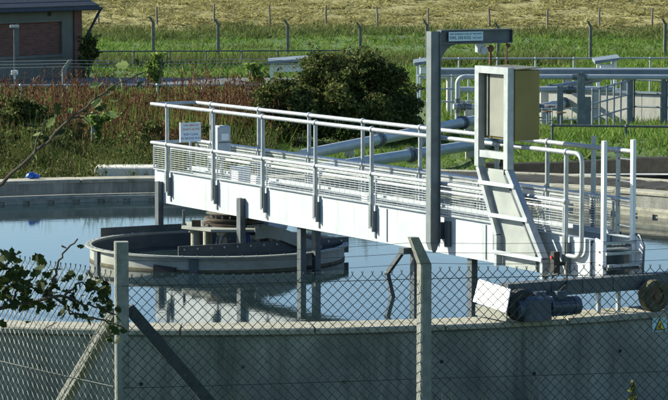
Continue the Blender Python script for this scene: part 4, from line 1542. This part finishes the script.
railing('pipe_railing', 'grey railing along the dark fence line behind the road', [(-10.0, 96, 0), (0.5, 97, 0)], (1.45, 1.05), 0.022, 'galv_dark', 1.2)

railing('pipe_railing', 'short pale railing of close bars beside the valve spindles', [(4.25, 63.6, 0), (5.35, 64.0, 0)], (1.52, 1.28), 0.014, 'pipe', 0.22)
railing('pipe_railing', 'pale railing with close bars standing behind the cabinet', [(2.9, 64.9, 0), (4.3, 65.3, 0)], (1.62, 1.3), 0.014, 'pipe', 0.2)
# brick building
bd = thing('brick_building', 'low brick pump house with rendered frame and slate roof', 'building', (-7.50, 88.0, 0), math.atan2(-0.82, -0.57))
mb = MB()
mb.box(0.35, 8.0, -0.25, 0.0, 0.4, 1.74)
mb.box(0.35, 8.0, -0.25, 0.0, 2.69, 3.10)
mb.box(0.35, 0.86, -0.25, 0.0, 1.7402, 2.6898)
mb.box(7.4, 8.0, -0.25, 0.0, 1.7402, 2.6898)
mb.box(0.0, 0.25, -4.0, -0.2502, 0.4, 3.10)
mb.build('wall', 'render', bd)
mb = MB()
mb.box(0.0, 0.3498, -0.25, 0.05, 0.4, 3.10)
mb.build('pilaster', 'brick', bd)
for a, b_ in ((0.86, 2.75), (2.89, 4.9), (5.04, 7.4)):
    mb = MB()
    mb.box(a + .001, b_ - .001, -0.24, -0.07, 1.741, 2.689)
    mb.build('brick_panel', 'brick', bd)
for a in (2.75, 4.9):
    mb = MB()
    mb.box(a, a + .14, -0.24, -0.03, 1.741, 2.689)
    mb.build('mullion', 'render', bd)
mb = MB()
mb.box(0.84, 7.42, 0.0002, 0.04, 2.69, 2.76)
mb.build('lintel', 'render', bd)
mb = MB()
mb.box(0.80, 7.45, 0.0002, 0.06, 1.66, 1.738)
mb.build('sill', 'render', bd)
mb = MB()
mb.prism([(-0.35, 0.42, 3.06), (-0.35, 0.42, 3.14), (-0.35, -4.0, 5.0), (-0.35, -4.0, 4.9)], (8.7, 0, 0))
rf = mb.build('roof', 'roof', bd)
# courses of slates
for k in range(9):
    y0 = 0.43 - k * 0.30
    z0 = 3.135 - (y0 - 0.43) * 0.4208
    mb = MB()
    mb.prism([(-0.36, y0, z0 + 0.008), (-0.36, y0, z0 + 0.022), (-0.36, y0 - 0.34, z0 + 0.157), (-0.36, y0 - 0.34, z0 + 0.150)], (8.72, 0, 0))
    mb.build('slate_course', 'roof', rf)
mb = MB()
mb.tube([(-0.40, 0.47, 3.05), (8.4, 0.47, 3.05)], 0.05, 8)
mb.build('gutter', 'roof', bd, True)
mb = MB()
mb.tube([(-0.36, 0.47, 3.03), (-0.33, 0.40, 2.9), (0.0, 0.14, 2.1), (0.02, 0.12, 1.9), (0.02, 0.12, 0.6)], 0.04, 8)
mb.build('downpipe', 'roof', bd, True)
mb = MB()
mb.box(1.35, 1.5, 0.0002, 0.015, 2.86, 2.98)
mb.build('vent', 'black', bd)
bush('wall_ivy', 'dark climber hanging at the corner of the brick building', (-7.15, 86.6, 1.55), (0.26, 0.3, 0.75), 12, 160, 0.05, 'bush', 0.16, 'climber')
pole = thing('yard_pole', 'slim grey pole with white fitting in front of the brick building', 'pole', (-8.55, 79.5, 0.9))
mb = MB(); mb.tube([(0, 0, 0), (0, 0, 1.86)], 0.03, 8); mb.build('mast', 'galv_dark', pole, True)
mb = MB(); mb.bbox(-0.12, 0.12, -0.06, 0.06, 1.861, 1.93, 0.01); mb.build('head', 'galv', pole)
mb = MB(); mb.bbox(-0.09, 0.09, -0.10, -0.031, 0.60, 0.72, 0.01); mb.box(-0.03, 0.03, -0.09, -0.031, 0.48, 0.599); mb.build('fitting', 'white', pole)

# small canopies / instrument shelters
def canopy(x, y, w, zt, label):
    t_ = thing('instrument_shelter', label, 'shelter', (x, y, 0.9), 0)
    z = zt - 0.9
    mb = MB()
    mb.prism([(-w / 2, -0.35, z - 0.10), (w / 2, -0.35, z), (w / 2, -0.35, z + 0.06), (-w / 2, -0.35, z - 0.02)], (0, 0.8, 0.05))
    mb.build('roof', 'pipe_grey', t_)
    for sx_ in (-w / 2 + 0.1, w / 2 - 0.1):
        mb = MB()
        mb.box(sx_ - 0.04, sx_ + 0.04, -0.2, -0.12, 0, z - 0.105 + (0.10 if sx_ > 0 else 0))
        mb.build('post', 'white', t_)
    mb = MB()
    mb.box(-w / 2 + 0.16, w / 2 - 0.16, -0.15, 0.2, z - 0.30, z - 0.125)
    mb.build('instrument_case', 'white', t_)
canopy(-1.13, 76.6, 1.15, 2.02, 'small white-posted shelter with sloping roof beside the bush')
canopy(2.30, 74.4, 0.60, 2.08, 'narrow sloping-roofed shelter behind the davit post')
canopy(6.75, 73.6, 0.62, 2.16, 'little tilted-roof shelter standing above the long channel')

# elevated channel, concrete wall, pipework
ch = thing('concrete_channel', 'long raised grey channel behind the pipework', 'channel', (5, 71, 0))
mb = MB()
mb.bbox(-2.55, 4.6, -0.45, 0.35, 1.90, 2.06, 0.02)
mb.build('trough', 'pipe_grey', ch)
for x in (-2.3, -0.9, 0.5, 1.9, 3.3):
    mb = MB(); mb.box(x, x + .16, -0.3, 0.3, 0.6, 1.899); mb.build('pier', 'slab', ch)
cw = thing('concrete_wall', 'pale sunlit concrete wall behind the railings on the grass', 'wall', (4.4, 69.65, 0), math.atan2(-0.56, 0.83))
for k in range(5):
    mb = MB()
    mb.box(k * 1.6, k * 1.6 + 1.585, 0, 0.25, 0.3, 1.60 + 0.008 * (k % 2))
    mb.build('wall_panel', 'slab', cw)
mb = MB(); mb.box(-0.03, 8.02, -0.03, 0.28, 1.612, 1.66); mb.build('coping', 'pipe_grey', cw)

def pipe(name, label, pts, r_, mat, flanges=(), supports=()):
    a0 = Vector(pts[0])
    t_ = thing(name, label, 'pipe', (a0.x, a0.y, 0))
    P = [Vector(p) - Vector((a0.x, a0.y, 0)) for p in pts]
    mb = MB(); mb.tube(P, r_, 16); mb.build('barrel', mat, t_, True)
    L = [0]
    for a, b_ in zip(P[:-1], P[1:]): L.append(L[-1] + (b_ - a).length)
    def at(s):
        s *= L[-1]
        for i in range(len(P) - 1):
            if s <= L[i + 1] + 1e-6:
                d = (P[i + 1] - P[i]).normalized()
                return P[i].lerp(P[i + 1], (s - L[i]) / (L[i + 1] - L[i])), d
    for s in flanges:
        p, d = at(s)
        mb = MB()
        mb.tube([p - d * 0.05, p - d * 0.012], r_ * 1.42, 16)
        mb.tube([p + d * 0.012, p + d * 0.05], r_ * 1.42, 16)
        mb.tube([p - d * 0.16, p + d * 0.16], r_ * 1.12, 16)
        for k in range(8):
            a = 2 * math.pi * k / 8
            sd = d.cross(Vector((0, 0, 1))).normalized() if abs(d.z) < .9 else Vector((1, 0, 0))
            u = sd.cross(d)
            c = p + (sd * math.cos(a) + u * math.sin(a)) * r_ * 1.28
            mb.tube([c - d * .065, c + d * .065], 0.012, 5)
        mb.build('flange', 'davit', t_, True)
    for s in supports:
        p, d = at(s)
        mb = MB()
        mb.box(p.x - .09, p.x + .09, p.y - .09, p.y + .09, 0.6, p.z - r_ * 0.85)
        mb.build('support', 'slab', t_)
    return t_
pipe('large_pipe', 'long grey pipe running from the bush back to the concrete wall', [(-0.6, 54.1, 1.25), (2.9, 63.4, 1.28), (4.67, 67, 1.35), (7.2, 73.6, 1.36)], 0.105, 'pipe', (0.20, 0.45, 0.75), (0.12, 0.33, 0.6, 0.85))
pipe('large_pipe', 'shorter grey pipe with flange lying on the grass behind the handrail', [(-0.4, 50.9, 1.22), (0.35, 52.3, 1.24), (2.69, 56.7, 1.25), (3.9, 58.95, 1.22)], 0.105, 'pipe', (0.42, 0.8), (0.25, 0.7))
bend = [(2.75 + 0.16 * (1 - math.cos(R(a))) , 66, 1.94 + 0.16 * math.sin(R(a))) for a in np.linspace(0, 90, 7)]
pipe('overhead_pipe', 'long pale horizontal overhead pipe with a bend down', [(2.75, 66, 0.9), (2.75, 66, 1.5)] + bend + [(5.5, 66, 2.10), (8.6, 66, 2.09)], 0.056, 'pipe', (0.08, 0.24, 0.55))
pipe('middle_pipe', 'pale pipe at half height below the overhead pipe', [(2.8, 67, 1.76), (6.3, 67.2, 1.76)], 0.07, 'pipe', (0.3, 0.72), (0.2, 0.9))
pipe('middle_pipe', 'slanting blue-grey pipe between the overhead and middle pipes', [(3.2, 63.9, 1.74), (6.43, 71.8, 1.75)], 0.06, 'pipe_grey', (0.55,), (0.1, 0.5, 0.9))
pipe('middle_pipe', 'low pale pipe by the cabinet near valve spindles', [(2.6, 64.6, 1.52), (4.9, 65.2, 1.46)], 0.065, 'pipe', (0.1, 0.8), (0.15, 0.9))

def column(x, y, zt, w, label):
    mb = MB()
    z = float(terr(x, y)) - 0.1
    mb.box(x - w / 2, x + w / 2, y - .08, y - .068, z, zt)
    mb.box(x - w / 2, x + w / 2, y + .068, y + .08, z, zt)
    mb.box(x - .008, x + .008, y - .0678, y + .0678, z, zt)
    mb.box(x - w * .7, x + w * .7, y - .1, y + .1, z + .1, z + .125)
    tag(mb.build('steel_column', 'davit'), label, 'column')
column(5.10, 61.2, 2.43, 0.15, 'tall steel column rising past the end of the overhead pipe')
column(5.27, 61.6, 1.90, 0.13, 'short steel column standing beside the tallest column')
column(4.85, 63.6, 2.02, 0.12, 'medium steel column under the slanting pipes')
column(6.62, 66.25, 2.03, 0.11, 'steel column holding the overhead pipe near the railing')
column(7.36, 66.3, 2.03, 0.11, 'steel column before the sunlit concrete wall')
for k, (x, y, zt) in enumerate(((4.10, 61.6, 1.46), (4.75, 62.0, 1.55), (5.6, 64.4, 1.5), (4.55, 63.2, 1.50), (4.68, 64.3, 1.55), (4.95, 64.8, 1.50), (4.30, 62.4, 1.42))):
    v_ = thing('valve_spindle', 'small valve spindle with handwheel among the pipes', 'valve', (x, y, 0.9), 0, 'valve spindles among the pipework')
    mb = MB(); mb.tube([(0, 0, 0), (0, 0, zt - .9)], 0.022, 7); mb.box(-.05, .05, -.05, .05, 0, .25); mb.build('stem', 'pipe_grey', v_)
    mb = MB()
    mb.tube([(0.10 * math.cos(s), 0.10 * math.sin(s), zt - .9) for s in np.linspace(0, 6.283, 15)], 0.012, 5)
    mb.bar((-.1, 0, zt - .9), (.1, 0, zt - .9), .012, .012)
    mb.bar((0, -.1, zt - .9), (0, .1, zt - .9), .012, .012)
    mb.build('handwheel', 'rust', v_)

# ------------------------------------------------------------------ far fences
def far_post(x, y, h, label, grp):
    o = conc_post(0, 0, 0.13, 0, h, (-0.14, -0.1, 0.24)).build('concrete_post', 'post_dark')
    o.location = (x, y, float(terr(x, y)) - 0.1)
    tag(o, label, 'post', grp)
for px_ in (-7.62, -4.88, -1.95, 1.1, 3.9, 6.9, 10.8, 13.95):
    far_post(px_, 125 + random.uniform(-.3, .3), random.uniform(1.52, 1.66), 'cranked concrete boundary post in the far meadow', 'cranked posts along the far meadow')
stk = None
for k in range(14):
    x = -19 + k * 3.05 + random.uniform(-.3, .3)
    y = 163 + random.uniform(-.3, .3)
    if stk is None:
        mb = MB(); mb.tube([(0, 0, 0), (0.02, 0, 0.7), (0, 0, 1.15)], [0.065, 0.06, 0.055], 7); stk = mb.mesh('wooden_stake', 'wood')
    o = link('wooden_stake', stk, None, (x, y, float(terr(x, y)) - 0.1))
    o.rotation_euler = (random.uniform(-.05, .05), random.uniform(-.05, .05), random.uniform(0, 6))
    tag(o, 'weathered wooden stake along the edge of the straw field', 'stake', 'wooden stakes along the field edge')

# ------------------------------------------------------------------ grass
def scatter(n, xf, yr, h, w, lean, per, name, label, mat, cond=None):
    y = RNG.uniform(yr[0], yr[1], n)
    x = RNG.uniform(-1, 1, n) * xf(y) if callable(xf) else RNG.uniform(xf[0], xf[1], n)
    b_ = np.stack([x, y, terr(x, y) - 0.02], 1)
    if cond is not None: b_ = b_[cond(b_)]
    b_ = b_[~in_tank(b_, 0.1)]
    cl = 0.6 + 0.6 * (0.5 + 0.5 * np.sin(b_[:, 0] * 1.1 + 2 * np.sin(b_[:, 1] * .6))) * RNG.uniform(.5, 1.2, len(b_))
    return tag(cloud(name, blades(b_, h * cl, w, lean, per), 3, mat), label, 'grass', kind='stuff')
halfw = lambda y: y * 0.165
not_road = lambda p: ~((p[:, 0] < 1.7) & (p[:, 1] > 82) & (p[:, 1] < 91.5))
scatter(15000, halfw, (87.2, 158), 0.26, 0.035, 0.22, 6, 'meadow_grass', 'lush green meadow grass beyond the works', 'grass')
scatter(2600, halfw, (150, 162), 0.42, 0.04, 0.30, 8, 'rough_grass', 'band of rough olive grass below the straw field', 'rough')
scatter(2600, halfw, (118, 130), 0.42, 0.035, 0.25, 7, 'meadow_grass', 'longer green grass around the far concrete posts', 'grass')
scatter(13000, halfw, (159.5, 206), 0.22, 0.075, 0.50, 8, 'straw_tussocks', 'straw-coloured tussocks covering the far field', 'straw')
scatter(7000, (2.5, 12), (47.5, 75), 0.20, 0.016, 0.10, 7, 'lawn_grass', 'bright green grass around the pipework railings', 'grass', lambda p: np.hypot(p[:, 0] - TC[0], p[:, 1] - TC[1]) > 11.5)
scatter(2600, (-1.2, 4.2), (50.2, 66), 0.16, 0.014, 0.09, 6, 'lawn_grass', 'short grass under the two large grey pipes', 'grass')
scatter(3000, (-12, 3), (76.5, 82), 0.25, 0.02, 0.12, 6, 'verge_grass', 'grass verge between the low white rail and road', 'grass')
scatter(3200, (1.5, 10), (42, 53), 0.08, 0.012, 0.06, 6, 'strip_weeds', 'dark weeds on the soil strip behind the rim', 'bush', lambda p: (np.hypot(p[:, 0] - TC[0], p[:, 1] - TC[1]) < 10.75) & (p[:, 0] > 2.2))
scatter(3500, (-12, 8), (96, 104), 0.5, 0.03, 0.2, 8, 'hedge_grass', 'tall dark grass along the railing behind the road', 'rough')

scatter(4200, (-1, 13), (75.2, 92.4), 0.26, 0.022, 0.12, 6, 'lawn_grass', 'grass behind the raised grey channel', 'grass', not_road)
scatter(1500, (-9.5, -0.8), (59.5, 70), 0.75, 0.012, 0.12, 4, 'verge_grass', 'green grass blades growing up among the red-brown docks', 'grass')

scatter(2600, halfw, (98, 150), 0.42, 0.03, 0.3, 8, 'rough_grass', 'scattered darker rough clumps in the green meadow', 'rough', lambda p: np.sin(p[:, 0] * .55 + p[:, 1] * .21) + np.sin(p[:, 1] * .5 - p[:, 0] * .3) > 0.7)
